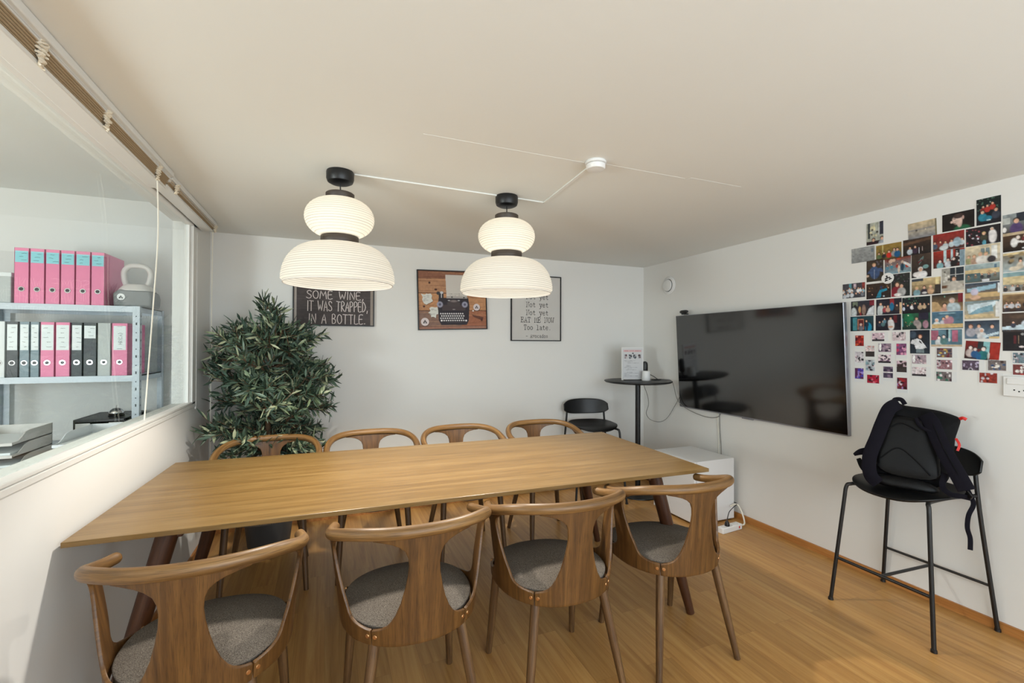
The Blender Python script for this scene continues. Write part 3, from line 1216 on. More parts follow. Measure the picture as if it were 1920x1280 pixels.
CH = make_chair()
chairs = [
    # x, y, rotation, label
    (-0.335, 1.632, .0, 'oak chair nearest the left wall on the camera side of the table'),
    (0.286, 1.655, .0, 'oak chair second from the left wall on the camera side of the table'),
    (0.860, 1.655, .0, 'oak chair on the camera side of the table, third from the left wall'),
    (1.434, 1.655, .0, 'oak chair on the camera side of the table nearest the screen wall'),
    (-0.304, 2.925, PI, 'oak chair on the far side of the table in front of the olive tree'),
    (0.272, 2.915, PI, 'oak chair on the far side of the table, second from the olive tree'),
    (0.850, 2.890, PI, 'oak chair on the far side of the table below the typewriter picture'),
    (1.440, 2.870, PI, 'oak chair on the far side of the table nearest the corner bar stool'),
]
CHAIR_ROT = [-.03, .02, -.02, -.03, .03, -.02, .0, -.02]
for i, (x, y, r, lb) in enumerate(chairs):
    o = CH if i == 0 else copy_tree(CH)
    o.location = (x, y, 0)
    o.rotation_euler = (0, 0, r + CHAIR_ROT[i])
    tag(o, lb, 'chair', 'oak chairs around the meeting table')


# ================================================================ PAPER LANTERN PENDANTS
def make_lamp():
    t = thing('pendant_lamp', '', 'pendant lamp')      # origin at the ceiling
    MB().lathe([(0, 0), (.058, 0), (.060, -.006), (.060, -.034), (.055, -.048), (.042, -.055), (.010, -.056), (0, -.056)], 40).obj('ceiling_cup', M['black_plastic'], t)
    MB().tube([(0, 0, -.050), (.001, 0, -.08), (0, 0, -.110)], .0028, 10).obj('cord', M['black_plastic'], t)
    MB().lathe([(0, -.100), (.058, -.100), (.062, -.103), (.062, -.128), (.060, -.131), (.052, -.131)], 48).obj('top_collar', M['lamp_wood'], t)

    def shade(prof, n_rib, name):
        # scalloped skin between the rings
        P = []
        for k in range(n_rib):
            for j in range(4):
                q = (k + j / 4) / n_rib
                r, z = prof(q)
                P.append((r - .0016 * math.sin(PI * j / 4), z))
        P.append(prof(1.0))
        return MB().lathe(P, 72).obj(name, M['paper'], t, smooth=80)

    def upper(q):
        a = -PI / 2 * .86 + q * PI * .865
        r = .151 * math.cos(a) ** .72
        z = -.214 + .090 * -math.sin(a) * 1.0
        return (max(r, .05), z)

    def lower(q):
        a = q * PI / 2 * 1.06
        r = .080 + .164 * math.sin(min(a, PI / 2)) ** .80 - (.010 * max(0, (a - PI / 2)) / .094)
        z = -.336 - .164 * (1 - math.cos(a))
        return (r, z)
    shade(upper, 18, 'upper_shade')
    MB().lathe([(.070, -.297), (.080, -.297), (.082, -.300), (.082, -.335), (.080, -.338), (.070, -.338)], 48).obj('middle_collar', M['lamp_wood'], t)
    shade(lower, 17, 'lower_shade')
    r, z = lower(1.0)
    ring = [(r * math.cos(2 * PI * k / 72), r * math.sin(2 * PI * k / 72), z) for k in range(72)]
    MB().tube(ring, .0022, 6, closed=True).obj('rim_wire', M['off_white'], t)
    MB().lathe([(0, -.131), (.016, -.131), (.018, -.16), (.018, -.195), (0, -.195)], 20).obj('lamp_holder', M['white_plastic'], t)
    MB().lathe([(0, -.195), (.013, -.196), (.018, -.205), (.026, -.225), (.028, -.238), (.024, -.250), (.012, -.262), (0, -.265)], 20).obj('bulb', M['bulb'], t)
    for (nm, z, p) in (('upper_light', -.275, .80), ('lower_light', -.425, 1.36)):
        d = bpy.data.lights.new(nm, 'POINT')
        d.energy = p
        d.color = BULB_COLOR
        d.shadow_soft_size = .03
        o = bpy.data.objects.new(nm, d)
        COL.objects.link(o)
        o.parent = t
        o.location = (0, 0, z)
    d = bpy.data.lights.new('down_light', 'SPOT')
    d.energy = BULB_POWER
    d.color = BULB_COLOR
    d.shadow_soft_size = .03
    d.spot_size = math.radians(122)
    d.spot_blend = .40
    o = bpy.data.objects.new('down_light', d)
    COL.objects.link(o)
    o.parent = t
    o.location = (0, 0, -.410)
    return t


LP = make_lamp()
LP.location = (0.054, 2.212, ZC)
tag(LP, 'two-tier white paper pendant lamp in front of the chalkboard wine picture', 'pendant lamp', 'paper pendant lamps over the table')
l2 = copy_tree(LP)
l2.location = (0.881, 2.236, ZC)
tag(l2, 'two-tier white paper pendant lamp nearest the corner with the screen wall', 'pendant lamp', 'paper pendant lamps over the table')

# cable trunking and smoke detector
t = thing('cable_trunking', 'narrow white cable trunking on the ceiling linking lamps and smoke detector', 'cable trunking', (0.6, 2.22, ZC))


def trunk(a, b, name):
    a, b = Vector(a), Vector(b)
    d = (b - a)
    ang = math.atan2(d.y, d.x)
    Mx = Matrix.Translation(a - Vector((0.6, 2.22, 0))) @ Matrix.Rotation(ang, 4, 'Z')
    MB().box(0, d.length, -.007, .007, -.007, -.0005, M=Mx).obj(name, M['ceiling'], t, smooth=0, bevel=.001)


trunk((0.115, 2.214, 0), (0.822, 2.234, 0), 'trunk_length')
trunk((0.942, 2.238, 0), (1.106, 2.244, 0), 'trunk_length')
trunk((1.106, 2.251, 0), (1.068, 1.710, 0), 'trunk_length')
t = thing('smoke_detector', 'round white smoke detector on the ceiling at the end of the trunking', 'smoke detector', (1.066, 1.664, ZC))
MB().lathe([(0, 0), (.043, 0), (.045, -.003), (.045, -.010), (.040, -.012)], 40).obj('base', M['white_plastic'], t)
MB().lathe([(.038, -.012), (.041, -.014), (.041, -.027), (.037, -.034), (.010, -.037), (0, -.037)], 40).obj('cover', M['white_plastic'], t)


# ================================================================ COUNTER STOOLS
def make_stool():
    t = thing('counter_stool', '', 'stool')
    SZ = .65
    m = MB()

    def seat(u, v):
        a = 2 * PI * u
        k = v
        c, s = math.cos(a), math.sin(a)
        x = .205 * math.copysign(abs(c) ** .78, c) * k
        y = (.200 if s > 0 else .190) * math.copysign(abs(s) ** .72, s) * k
        z = SZ - .020 + .006 * (abs(x) / .2) ** 2 + .016 * (max(0, -y) / .19) ** 2 - .030 * (max(0, y) / .2) ** 4
        return (x, y, z)
    m.grid(seat, 56, 14, True)
    m.weld = True
    m.obj('seat', M['black_wood'], t, smooth=70, solid=.011, solid_off=1, bevel=.003)
    # backrest
    m = MB()
    def back(u, v):
        s = (u - .5) * 2
        x = .212 * s
        zt = .838 - .012 * s * s
        zb = .700 + .010 * s * s
        e = abs(s) ** 7
        mid = (zt + zb) / 2
        z = mid + (v - .5) * (zt - zb) * (1 - .55 * e)
        y = -.232 + .062 * s * s - (v - .5) * .020
        return (x, y, z)
    m.grid(back, 33, 11)
    m.obj('backrest', M['black_wood'], t, smooth=60, solid=.011, solid_off=0, bevel=.003)
    R = .0092
    for sx in (-1, 1):
        # front leg bends under the seat and runs back to the rear leg
        fl = smooth_path([(sx * .222, .232, .004), (sx * .186, .187, .50), (sx * .178, .176, .600), (sx * .166, .158, .616), (sx * .150, .10, .617), (sx * .150, -.06, .617), (sx * .182, -.196, .620)], 6)
        MB().tube(fl, R, 12).obj('front_leg', M['black_metal'], t, smooth=60)
        rl = smooth_path([(sx * .240, -.232, .004), (sx * .200, -.203, .45), (sx * .184, -.196, .64), (sx * .176, -.198, .74), (sx * .172, -.202, .80)], 6)
        MB().tube(rl, R, 12).obj('rear_leg', M['black_metal'], t, smooth=60)
        for (x, y) in ((sx * .222, .232), (sx * .240, -.232)):
            MB().lathe([(0, 0), (.0125, 0), (.0115, .012), (.009, .014)], 14, (x, y, 0)).obj('foot_cap', M['black_plastic'], t)
    MB().tube([(-.206, .211, .225), (.206, .211, .225)], .0075, 10).obj('foot_bar', M['black_metal'], t)
    MB().tube([(-.222, -.217, .205), (.222, -.217, .205)], .0065, 10).obj('foot_bar', M['black_metal'], t)
    MB().tube([(0, .211, .222), (0, -.217, .207)], .0075, 10).obj('foot_bar', M['black_metal'], t)
    return t


ST = make_stool()
ST.location = (2.700, 1.362, 0)
ST.rotation_euler = (0, 0, PI / 2 - .02)
tag(ST, 'black counter stool against the photo wall carrying a backpack', 'stool', 'black counter stools')
s2 = copy_tree(ST)
s2.location = (2.185, 3.455, 0)
s2.rotation_euler = (0, 0, math.radians(167))
tag(s2, 'black counter stool standing empty in the corner beside the high table', 'stool', 'black counter stools')

# ================================================================ BACKPACK
bp = thing('backpack', 'black backpack with charcoal shoulder straps lying on the counter stool', 'backpack', (2.66, 1.36, .645))
bn, bu = Vector((0.8904, 0.4552, 0)), Vector((0.4552, -0.8904, 0))


def bf(u, d, z):
    """u to the right seen from the front, d towards the viewer, height z (world) -> local"""
    lean = .22 * (z - .65)
    p = bu * u - bn * (d - lean) + Vector((0, 0, z - .645))
    return p


body = smooth_path([(q[0], q[1], 0) for q in [(-.031, 1.045), (.013, 1.033), (.082, 1.027), (.141, 1.018), (.190, 1.002), (.212, .985), (.204, .940), (.192, .890), (.187, .820), (.176, .745), (.160, .690), (.125, .660), (.060, .657), (-.020, .660), (-.085, .662), (-.125, .680), (-.143, .730), (-.139, .800), (-.119, .875), (-.101, .947), (-.076, 1.005)]], 3, True)
m = MB()
m.inflate([(p.x, p.y) for p in body], .075, .115, bf, 8, 2.6)
m.weld = True
m.obj('main_body', M['bag'], bp, smooth=50, merge=.0005)
# padded back panel with stitched chevrons
panel = smooth_path([(q[0], q[1], 0) for q in [(-.045, .985), (.04, .985), (.09, .96), (.125, .88), (.135, .79), (.125, .71), (.03, .695), (-.07, .71), (-.105, .76), (-.098, .86), (-.075, .94)]], 3, True)
m = MB()
m.inflate([(p.x, p.y) for p in panel], .020, .030, lambda u, d, z: bf(u, d + .066, z), 6, 3.5)
po = m.obj('back_panel', M['bag_panel'], bp, smooth=50, merge=.0005)
for pts in ([(-.085, .775), (-.019, .835), (.040, .795), (.10, .725)], [(-.058, .918), (-.003, .955), (.060, .924)]):
    P = [bf(u, .0865 - .10 * max(0, abs(u - .01) - .06), z) for u, z in pts]
    MB().tube(smooth_path(P, 8), .0035, 8).obj('stitched_ridge', M['bag'], po)
# glossy folded base
base = smooth_path([(q[0], q[1], 0) for q in [(-.090, .700), (-.012, .702), (.081, .694), (.128, .668), (.118, .645), (.043, .640), (-.028, .643), (-.090, .652), (-.110, .675)]], 3, True)
m = MB()
m.inflate([(p.x, p.y) for p in base], .035, .02, lambda u, d, z: bf(u, d + .070, max(z, .648)), 6, 2.2)
m.obj('base_fold', M['bag_panel'], bp, smooth=50, merge=.0005)


def strap(name, pts, wd, th, mat, par=bp, n=8):
    P = smooth_path([bf(*p) for p in pts], n)
    m = MB()
    base0 = 0
    N = len(P)
    for i in range(N):
        t_ = (P[min(i + 1, N - 1)] - P[max(i - 1, 0)]).normalized()
        s_ = t_.cross(-bn)
        s_ = s_.normalized() if s_.length > 1e-4 else bu
        n_ = s_.cross(t_).normalized()
        w_ = wd if not callable(wd) else wd(i / (N - 1))
        for (a, b) in ((-.5, -.3), (-.42, -.5), (.42, -.5), (.5, -.3), (.5, .3), (.42, .5), (-.42, .5), (-.5, .3)):
            m.vert(P[i] + s_ * a * w_ + n_ * b * th, (a * w_, b * th, i * .01))
    for i in range(N - 1):
        for k in range(8):
            j = (k + 1) % 8
            m.face(i * 8 + k, i * 8 + j, (i + 1) * 8 + j, (i + 1) * 8 + k)
    m.face(*range(8))
    m.face(*range((N - 1) * 8, N * 8))
    return m.obj(name, mat, par, smooth=50)


s1 = strap('shoulder_strap', [(-.015, .055, 1.045), (-.050, .085, 1.020), (-.078, .105, .945), (-.100, .115, .870), (-.122, .115, .800), (-.128, .110, .735), (-.118, .100, .685), (-.092, .085, .657)], .058, .016, M['strap'])
s2_ = strap('shoulder_strap', [(.085, .060, 1.000), (.108, .085, .965), (.132, .110, .890), (.160, .120, .820), (.190, .120, .755), (.218, .110, .690)], .062, .016, M['strap'])
strap('strap_seam', [(.112, .098, .965), (.136, .121, .890), (.164, .131, .820), (.193, .131, .757)], .004, .004, M['bag'], s2_)
strap('side_flap', [(-.120, .08, .800), (-.160, .085, .795), (-.190, .08, .775)], lambda q: .05 * (1 - .75 * q), .008, M['strap'])
strap('side_flap', [(-.120, .075, .700), (-.150, .08, .720), (-.172, .08, .760)], lambda q: .045 * (1 - .6 * q), .008, M['bag'])
strap('adjuster_webbing', [(.150, .085, .745), (.140, .10, .690), (.165, .11, .662), (.205, .11, .660), (.238, .08, .650)], .022, .003, M['strap'])
strap('adjuster_webbing', [(.222, .095, .690), (.236, .085, .655), (.240, .088, .625), (.224, .092, .580), (.219, .092, .527), (.227, .092, .485), (.226, .092, .437)], .017, .003, M['strap'])
m = MB()
m.box(-.016, .016, -.004, .004, -.011, .011, M=Matrix.Translation(bf(.226, .105, .668)) @ Matrix.Rotation(-.47 - PI / 2, 4, 'Z') @ Matrix.Rotation(.6, 4, 'Y'))
m.obj('buckle', M['black_plastic'], bp, smooth=0, bevel=.002)
strap('haul_loop', [(-.02, .03, 1.040), (-.03, .04, 1.062), (-.005, .045, 1.066), (.010, .03, 1.042)], .020, .005, M['strap'])
strap('zip_pull', [(.208, .02, .990), (.218, .03, .996), (.230, .03, .990)], .014, .006, M['red'])
strap('zip_pull', [(.190, .075, .905), (.200, .085, .880), (.193, .085, .852)], .010, .006, M['red'])
strap('chest_strap', [(.050, .088, .985), (.062, .100, .955), (.080, .105, .940), (.105, .105, .930)], .014, .006, M['strap'])

# ================================================================ HIGH TABLE IN THE CORNER
HT = (2.605, 3.365)
t = thing('high_table', 'round black high table on a single post in the corner', 'table', (HT[0], HT[1], 0))
MB().lathe([(0, .997), (.255, .997), (.285, 1.003), (.298, 1.012), (.298, 1.018), (.294, 1.020), (0, 1.020)], 72).obj('table_top', M['black_wood'], t, smooth=40)
MB().tube([(0, 0, .012), (0, 0, .997)], .023, 24).obj('post', M['black_metal'], t)
MB().lathe([(0, 0), (.185, 0), (.19, .003), (.188, .008), (.06, .014), (.03, .02), (0, .02)], 48).obj('base_plate', M['black_metal'], t)

# ================================================================ OLIVE TREE
random.seed(11)
TP = Vector((-.345, 3.40, 0))
tree = thing('olive_tree', 'tall potted olive tree standing in the corner behind the first far chair', 'tree', TP)
MB().lathe([(0, 0), (.115, 0), (.125, .02), (.155, .27), (.160, .30), (.148, .30), (.143, .265), (0, .262)], 40).obj('planter', M['pot'], tree)
MB().lathe([(0, .268), (.144, .268), (.144, .262)], 40).obj('soil', M['soil'], tree)
trunk_pts = smooth_path([(0, 0, .26), (.012, -.005, .5), (-.010, .004, .8), (.004, 0, 1.05), (-.006, .006, 1.24), (-.012, .004, 1.40), (-.02, 0, 1.53)], 8)
MB().tube(trunk_pts, [.021 - .014 * k / (len(trunk_pts) - 1) for k in range(len(trunk_pts))], 12).obj('trunk', M['bark'], tree, smooth=60)
LB = MB()
BRN = MB()


def crown_r(z):
    return interp([(.50, .12), (.62, .20), (.75, .25), (.95, .29), (1.12, .28), (1.24, .24), (1.34, .16), (1.44, .10), (1.54, .05), (1.62, .02)], z)


def inside(p):
    w_ = p + TP
    return w_.x > XL + .015 and w_.y < YB - .02 and w_.z > .3


def leaf(p, d, ln, wd, tint):
    d = d.normalized()
    side = d.cross(Vector((random.uniform(-1, 1), random.uniform(-1, 1), random.uniform(-.2, 1)))).normalized()
    up = side.cross(d)
    droop = random.uniform(-.25, .1)
    b = len(LB.v)
    for (q, wq) in ((0, .10), (.3, .85), (.62, .95), (1.0, .03)):
        c = p + d * ln * q + up * (droop * ln * q * q)
        lift = up * wd * .18
        for sgn in (-1, 0, 1):
            LB.vert(c + side * sgn * wd / 2 * wq + (lift if sgn else Vector((0, 0, 0))), (tint, 0, 0))
    for k in range(3):
        for j in range(2):
            a = b + k * 3 + j
            LB.face(a, a + 1, a + 4, a + 3)


def twig(p0, d, ln, nleaf):
    d = d.normalized()
    pts = [p0]
    dd = d.copy()
    for k in range(5):
        dd = (dd + Vector((random.uniform(-.22, .22), random.uniform(-.22, .22), random.uniform(-.15, .18)))).normalized()
        q = pts[-1] + dd * ln / 5
        if not inside(q):
            break
        pts.append(q)
    if len(pts) < 2:
        return
    BRN.tube(pts, [.0028 - .0016 * k / len(pts) for k in range(len(pts))], 5)
    tot = len(pts) - 1
    for k in range(nleaf):
        f = (k + .6) / nleaf * tot
        i = min(int(f), tot - 1)
        p = pts[i].lerp(pts[i + 1], f - i)
        tdir = (pts[i + 1] - pts[i]).normalized()
        out = tdir.cross(Vector((random.uniform(-1, 1), random.uniform(-1, 1), random.uniform(-1, 1)))).normalized()
        ld = tdir * random.uniform(.35, .9) + out * random.uniform(.5, 1.0) + Vector((0, 0, random.uniform(-.1, .3)))
        L_ = random.uniform(.055, .092)
        if inside(p + ld.normalized() * L_):
            leaf(p, ld, L_, random.uniform(.013, .0195), min(1, max(0, random.gauss(.48, .32))))


NBR = 41
for k in range(NBR):
    z0 = .52 + .82 * (k + random.uniform(0, 1)) / NBR
    base = trunk_pts[min(range(len(trunk_pts)), key=lambda i: abs(trunk_pts[i].z - z0))]
    az = k * 2.4 + random.uniform(-.5, .5)
    R_ = crown_r(min(1.55, z0 + .08)) * random.uniform(.80, 1.08)
    tip = Vector((R_ * math.cos(az), R_ * math.sin(az), z0 + random.uniform(.02, .15)))
    mid = base.lerp(tip, .5) + Vector((random.uniform(-.03, .03), random.uniform(-.03, .03), random.uniform(.0, .06)))
    pts = [q for q in smooth_path([base, mid, tip], 5)]
    keep = []
    for q in pts:
        if not inside(q):
            break
        keep.append(q)
    if len(keep) < 3:
        continue
    BRN.tube(keep, [.0065 - .0045 * i / len(keep) for i in range(len(keep))], 6)
    for i in range(2, len(keep)):
        for rep in range(2):
            d = (keep[i] - keep[i - 1]).normalized() + Vector((random.uniform(-.9, .9), random.uniform(-.9, .9), random.uniform(-.35, .75)))
            twig(keep[i], d, random.uniform(.09, .17), random.randint(6, 9))
    twig(keep[-1], keep[-1] - keep[-2], .14, 14)
for k in range(10):
    twig(Vector((random.uniform(-.05, .04), random.uniform(-.05, .04), 1.40 + .013 * k)), Vector((random.uniform(-.5, .5), random.uniform(-.5, .5), 1)), .13, 14)
BRN.obj('branches', M['bark'], tree, smooth=60)
LB.obj('foliage', M['leaf'], tree, smooth=0)

# ================================================================ SCREEN AND RIGHT WALL
tv = thing('television', 'large black flat screen with a thin silver edge mounted on the right wall', 'television', (2.913, 2.494, 1.194))
tv.rotation_euler = (.055, 0, -PI / 2 - RWR)
TW, THH = 1.436, .815
m = MB()
m.box(-TW / 2, TW / 2, .002, .030, -THH / 2, THH / 2)
m.obj('frame', M['silver'], tv, smooth=0, bevel=.003)
m = MB()
m.box(-TW / 2 + .004, TW / 2 - .004, -.0005, .004, -THH / 2 + .010, THH / 2 - .004)
m.obj('screen_panel', M['screen'], tv, smooth=0)
MB().box(-.42, .42, .028, .046, -.26, .22).obj('rear_housing', M['black_plastic'], tv, smooth=0, bevel=.004)
MB().box(-.05, .05, -.0015, .006, -THH / 2 - .006, -THH / 2 + .002).obj('sensor_bar', M['silver'], tv, smooth=0, bevel=.001)
MB().box(-.16, .16, .044, .056, -.12, .10).obj('wall_bracket', M['black_metal'], tv, smooth=0)

wc = thing('webcam', 'small dark webcam perched on the top left corner of the screen', 'webcam', (2.893, 3.098, 1.606), -PI / 2)
m = MB()
m.inflate([(.048 * math.copysign(abs(math.cos(2 * PI * k / 28)) ** .6, math.cos(2 * PI * k / 28)), .015 * math.copysign(abs(math.sin(2 * PI * k / 28)) ** .8, math.sin(2 * PI * k / 28))) for k in range(28)], .018, .012, lambda u, d, z: (u, -d - .005, z + .024), 5, 2.5)
m.obj('camera_body', M['black_plastic'], wc, smooth=50, merge=.0003)
MB().box(-.022, .022, -.016, .026, .0, .010).obj('clip', M['black_plastic'], wc, bevel=.002)
MB().lathe([(0, 0), (.009, 0), (.010, .003), (.007, .004)], 20, M=Matrix.Translation((0, -.022, .025)) @ Matrix.Rotation(PI / 2, 4, 'X')).obj('lens', M['screen'], wc)

v = thing('air_valve', 'round white ventilation valve on the right wall above the screen', 'vent', (xr(3.379) - .001, 3.379, 1.898), -PI / 2 - RWR)
Mr = Matrix.Rotation(PI / 2, 4, 'X')
MB().lathe([(.058, 0), (.083, 0), (.085, .006), (.080, .012), (.062, .018), (.058, .014), (.056, 0)], 48, M=Mr).obj('outer_ring', M['white_plastic'], v)
MB().lathe([(0, .030), (.040, .029), (.052, .024), (.054, .018), (.048, .014), (0, .014)], 48, M=Mr).obj('centre_disc', M['white_plastic'], v)
MB().lathe([(0, .001), (.058, .001), (.058, .0)], 48, M=Mr).obj('dark_gap', M['grey_box'], v)

sw = thing('switch_socket', 'white combined light switch and power socket at the right edge below the photos', 'switch', (xr(1.046) - .001, 1.046, 1.150), -PI / 2 - RWR)
MB().box(-.055, .055, -.010, 0, -.045, .048).obj('plate', M['white_plastic'], sw, bevel=.003)
MB().box(-.040, .034, -.015, -.008, .012, .040).obj('rocker', M['white_plastic'], sw, bevel=.002)
m = MB()
for (x, z) in ((-.016, -.014), (.0, -.020), (.016, -.014)):
    m.lathe([(0, .0108), (.0032, .0108), (.0032, .009)], 12, M=Matrix.Translation((x, 0, z)) @ Mr)
m.obj('socket_holes', M['black_plastic'], sw, smooth=0)

# fridge
fr = thing('mini_fridge', 'white mini fridge on the floor below the screen', 'fridge', (2.715, 2.815, 0))
MB().box(-.174, .197, -.222, .225, .012, .473).obj('cabinet', M['white_lacquer'], fr, smooth=0, bevel=.004)
MB().box(-.200, -.179, -.224, .227, .018, .473).obj('door', M['white_lacquer'], fr, smooth=0, bevel=.004)
MB().box(-.180, -.173, -.216, .219, .022, .467).obj('door_seal', M['grey_box'], fr, smooth=0)
for (x, y) in ((-.15, -.19), (.17, -.19), (-.15, .19), (.17, .19)):
    MB().lathe([(0, 0), (.016, 0), (.016, .013), (0, .013)], 14, (x, y, 0)).obj('foot', M['black_plastic'], fr)
# power strip with plug
ps = thing('power_strip', 'white power strip with a looped lead on the floor beside the fridge', 'power strip', (2.705, 2.448, 0), .10)
m = MB()
m.box(-.105, .105, -.026, .026, 0, .040)
m.obj('strip_body', M['white_plastic'], ps, bevel=.005)
for x in (-.06, 0, .06):
    MB().lathe([(.016, .0405), (.019, .0408), (.019, .040)], 20, (x, 0, 0)).obj('socket_ring', M['off_white'], ps)
MB().box(.066, .080, -.027, -.010, .012, .030).obj('switch_button', M['red'], ps, bevel=.002)
MB().tube(smooth_path([(.104, 0, .020), (.16, .0, .016), (.205, .03, .03), (.215, .06, .085), (.200, .085, .13), (.17, .12, .11)], 8), .0055, 10).obj('lead', M['cord'], ps)
pg = thing('fridge_plug', 'black plug and thin black lead in the white power strip', 'plug', (2.677, 2.445, .0408), .10)
MB().lathe([(0, 0), (.017, 0), (.017, .012), (.013, .026), (.007, .034), (0, .034)], 20).obj('plug_body', M['black_plastic'], pg)
MB().tube(smooth_path([(0, 0, .030), (.02, .01, .055), (.08, .04, .075), (.17, .07, .085), (.245, .10, .09), (.25, .20, .085)], 8), .0030, 8).obj('lead', M['black_plastic'], pg)


# ---------------------------------------------------------------- cables on the wall
def cable(name, label, pts, r, mat, n=10):
    p0 = Vector(pts[0])
    o = MB().tube(smooth_path([Vector(p) - p0 for p in pts], n), r, 8).obj(name, mat, None, smooth=60, loc=p0)
    tag(o, label, 'cable')
    return o


cable('screen_cable', 'dark cable sagging from the high table edge to the screen underside',
      [(2.80, 3.40, 1.024), (2.86, 3.31, 1.026), (2.905, 3.262, 1.005), (2.915, 3.215, .865), (2.925, 3.15, .80), (2.93, 3.0, .755), (2.935, 2.86, .742), (2.938, 2.765, .765), (2.945, 2.745, .82)], .0030, M['grey_cable'])
cable('looped_cable', 'thin dark cable looping below the high table and back behind the screen',
      [(2.70, 3.42, .992), (2.735, 3.44, .955), (2.79, 3.46, .86), (2.80, 3.46, .78), (2.775, 3.46, .70), (2.825, 3.46, .638), (2.90, 3.42, .62), (2.935, 3.36, .665), (2.945, 3.27, .79), (2.952, 3.20, .90)], .0026, M['grey_cable'])
cable('power_lead', 'white lead dropping from the screen to behind the fridge', [(2.960, 2.80, .84), (2.962, 2.802, .75), (2.960, 2.79, .62), (2.958, 2.785, .50), (2.955, 2.78, .36)], .0032, M['cord'])
cable('signal_lead', 'grey lead dropping from the screen just beside the white lead', [(2.960, 2.775, .84), (2.962, 2.780, .75), (2.960, 2.772, .62), (2.958, 2.760, .50), (2.955, 2.76, .36)], .0026, M['grey_cable'])

# ================================================================ CANVAS: printed pictures as coloured grids
class Canvas:
    def __init__(s, W, H, c, c2=None, seed=0):
        s.W, s.H = W, H
        yy, xx = np.mgrid[0:H, 0:W]
        s.x = xx / (W - 1)
        s.y = yy / (H - 1)
        s.asp = W / H
        a = np.array(lin(c))
        b = np.array(lin(c2 or c))
        s.a = a + (b - a) * s.y[..., None]
        s.rng = np.random.RandomState(seed)

    def put(s, mask, c, op=1.0):
        mk = np.clip(mask, 0, 1)[..., None] * op
        s.a = s.a * (1 - mk) + np.array(lin(c)) * mk
        return s

    def e(s, cx, cy, rx, ry, c, soft=.15, op=1.0):
        d = np.sqrt(((s.x - cx) * s.asp / max(rx, 1e-4)) ** 2 + ((s.y - cy) / max(ry, 1e-4)) ** 2)
        return s.put((1 + soft - d) / (2 * soft), c, op)

    def r(s, x0, y0, x1, y1, c, op=1.0):
        return s.put(((s.x >= x0) & (s.x <= x1) & (s.y >= y0) & (s.y <= y1)).astype(float), c, op)

    def poly(s, pts, c, op=1.0):
        ins = np.zeros_like(s.x, bool)
        n = len(pts)
        for i in range(n):
            (x1, y1), (x2, y2) = pts[i], pts[(i + 1) % n]
            if y1 == y2:
                continue
            cond = ((s.y < y1) != (s.y < y2)) & (s.x < (x2 - x1) * (s.y - y1) / (y2 - y1) + x1)
            ins ^= cond
        return s.put(ins.astype(float), c, op)

    def p(s, x, y, k, shirt, hair=(38, 28, 24), skin=(222, 176, 150)):
        s.e(x, y + 2.3 * k, 1.45 * k, 1.75 * k, shirt)
        s.e(x, y - .18 * k, .78 * k, .86 * k, hair)
        s.e(x, y + .08 * k, .56 * k, .70 * k, skin)
        return s

    def noise(s, amt, scale=6):
        h, w_ = max(2, s.H // scale), max(2, s.W // scale)
        n = s.rng.rand(h + 1, w_ + 1)
        yi = s.y * (h - 1e-3)
        xi = s.x * (w_ - 1e-3)
        y0, x0 = yi.astype(int), xi.astype(int)
        fy, fx = yi - y0, xi - x0
        q = n[y0, x0] * (1 - fy) * (1 - fx) + n[y0 + 1, x0] * fy * (1 - fx) + n[y0, x0 + 1] * (1 - fy) * fx + n[y0 + 1, x0 + 1] * fy * fx
        s.a = s.a * (1 + amt * (q - .5))[..., None]
        return s

    def crowd(s, n, cols, y0=.45, y1=.7, k0=.07, k1=.11, skin=(220, 172, 146)):
        for i in range(n):
            x = (i + .5 + s.rng.uniform(-.2, .2)) / n
            s.p(x, s.rng.uniform(y0, y1), s.rng.uniform(k0, k1), cols[s.rng.randint(len(cols))], (40, 30, 26), skin)
        return s

    def spots(s, n, cols, r0, r1, box=(0, 0, 1, 1)):
        for i in range(n):
            s.e(s.rng.uniform(box[0], box[2]), s.rng.uniform(box[1], box[3]), s.rng.uniform(r0, r1), s.rng.uniform(r0, r1), cols[s.rng.randint(len(cols))], .3)
        return s


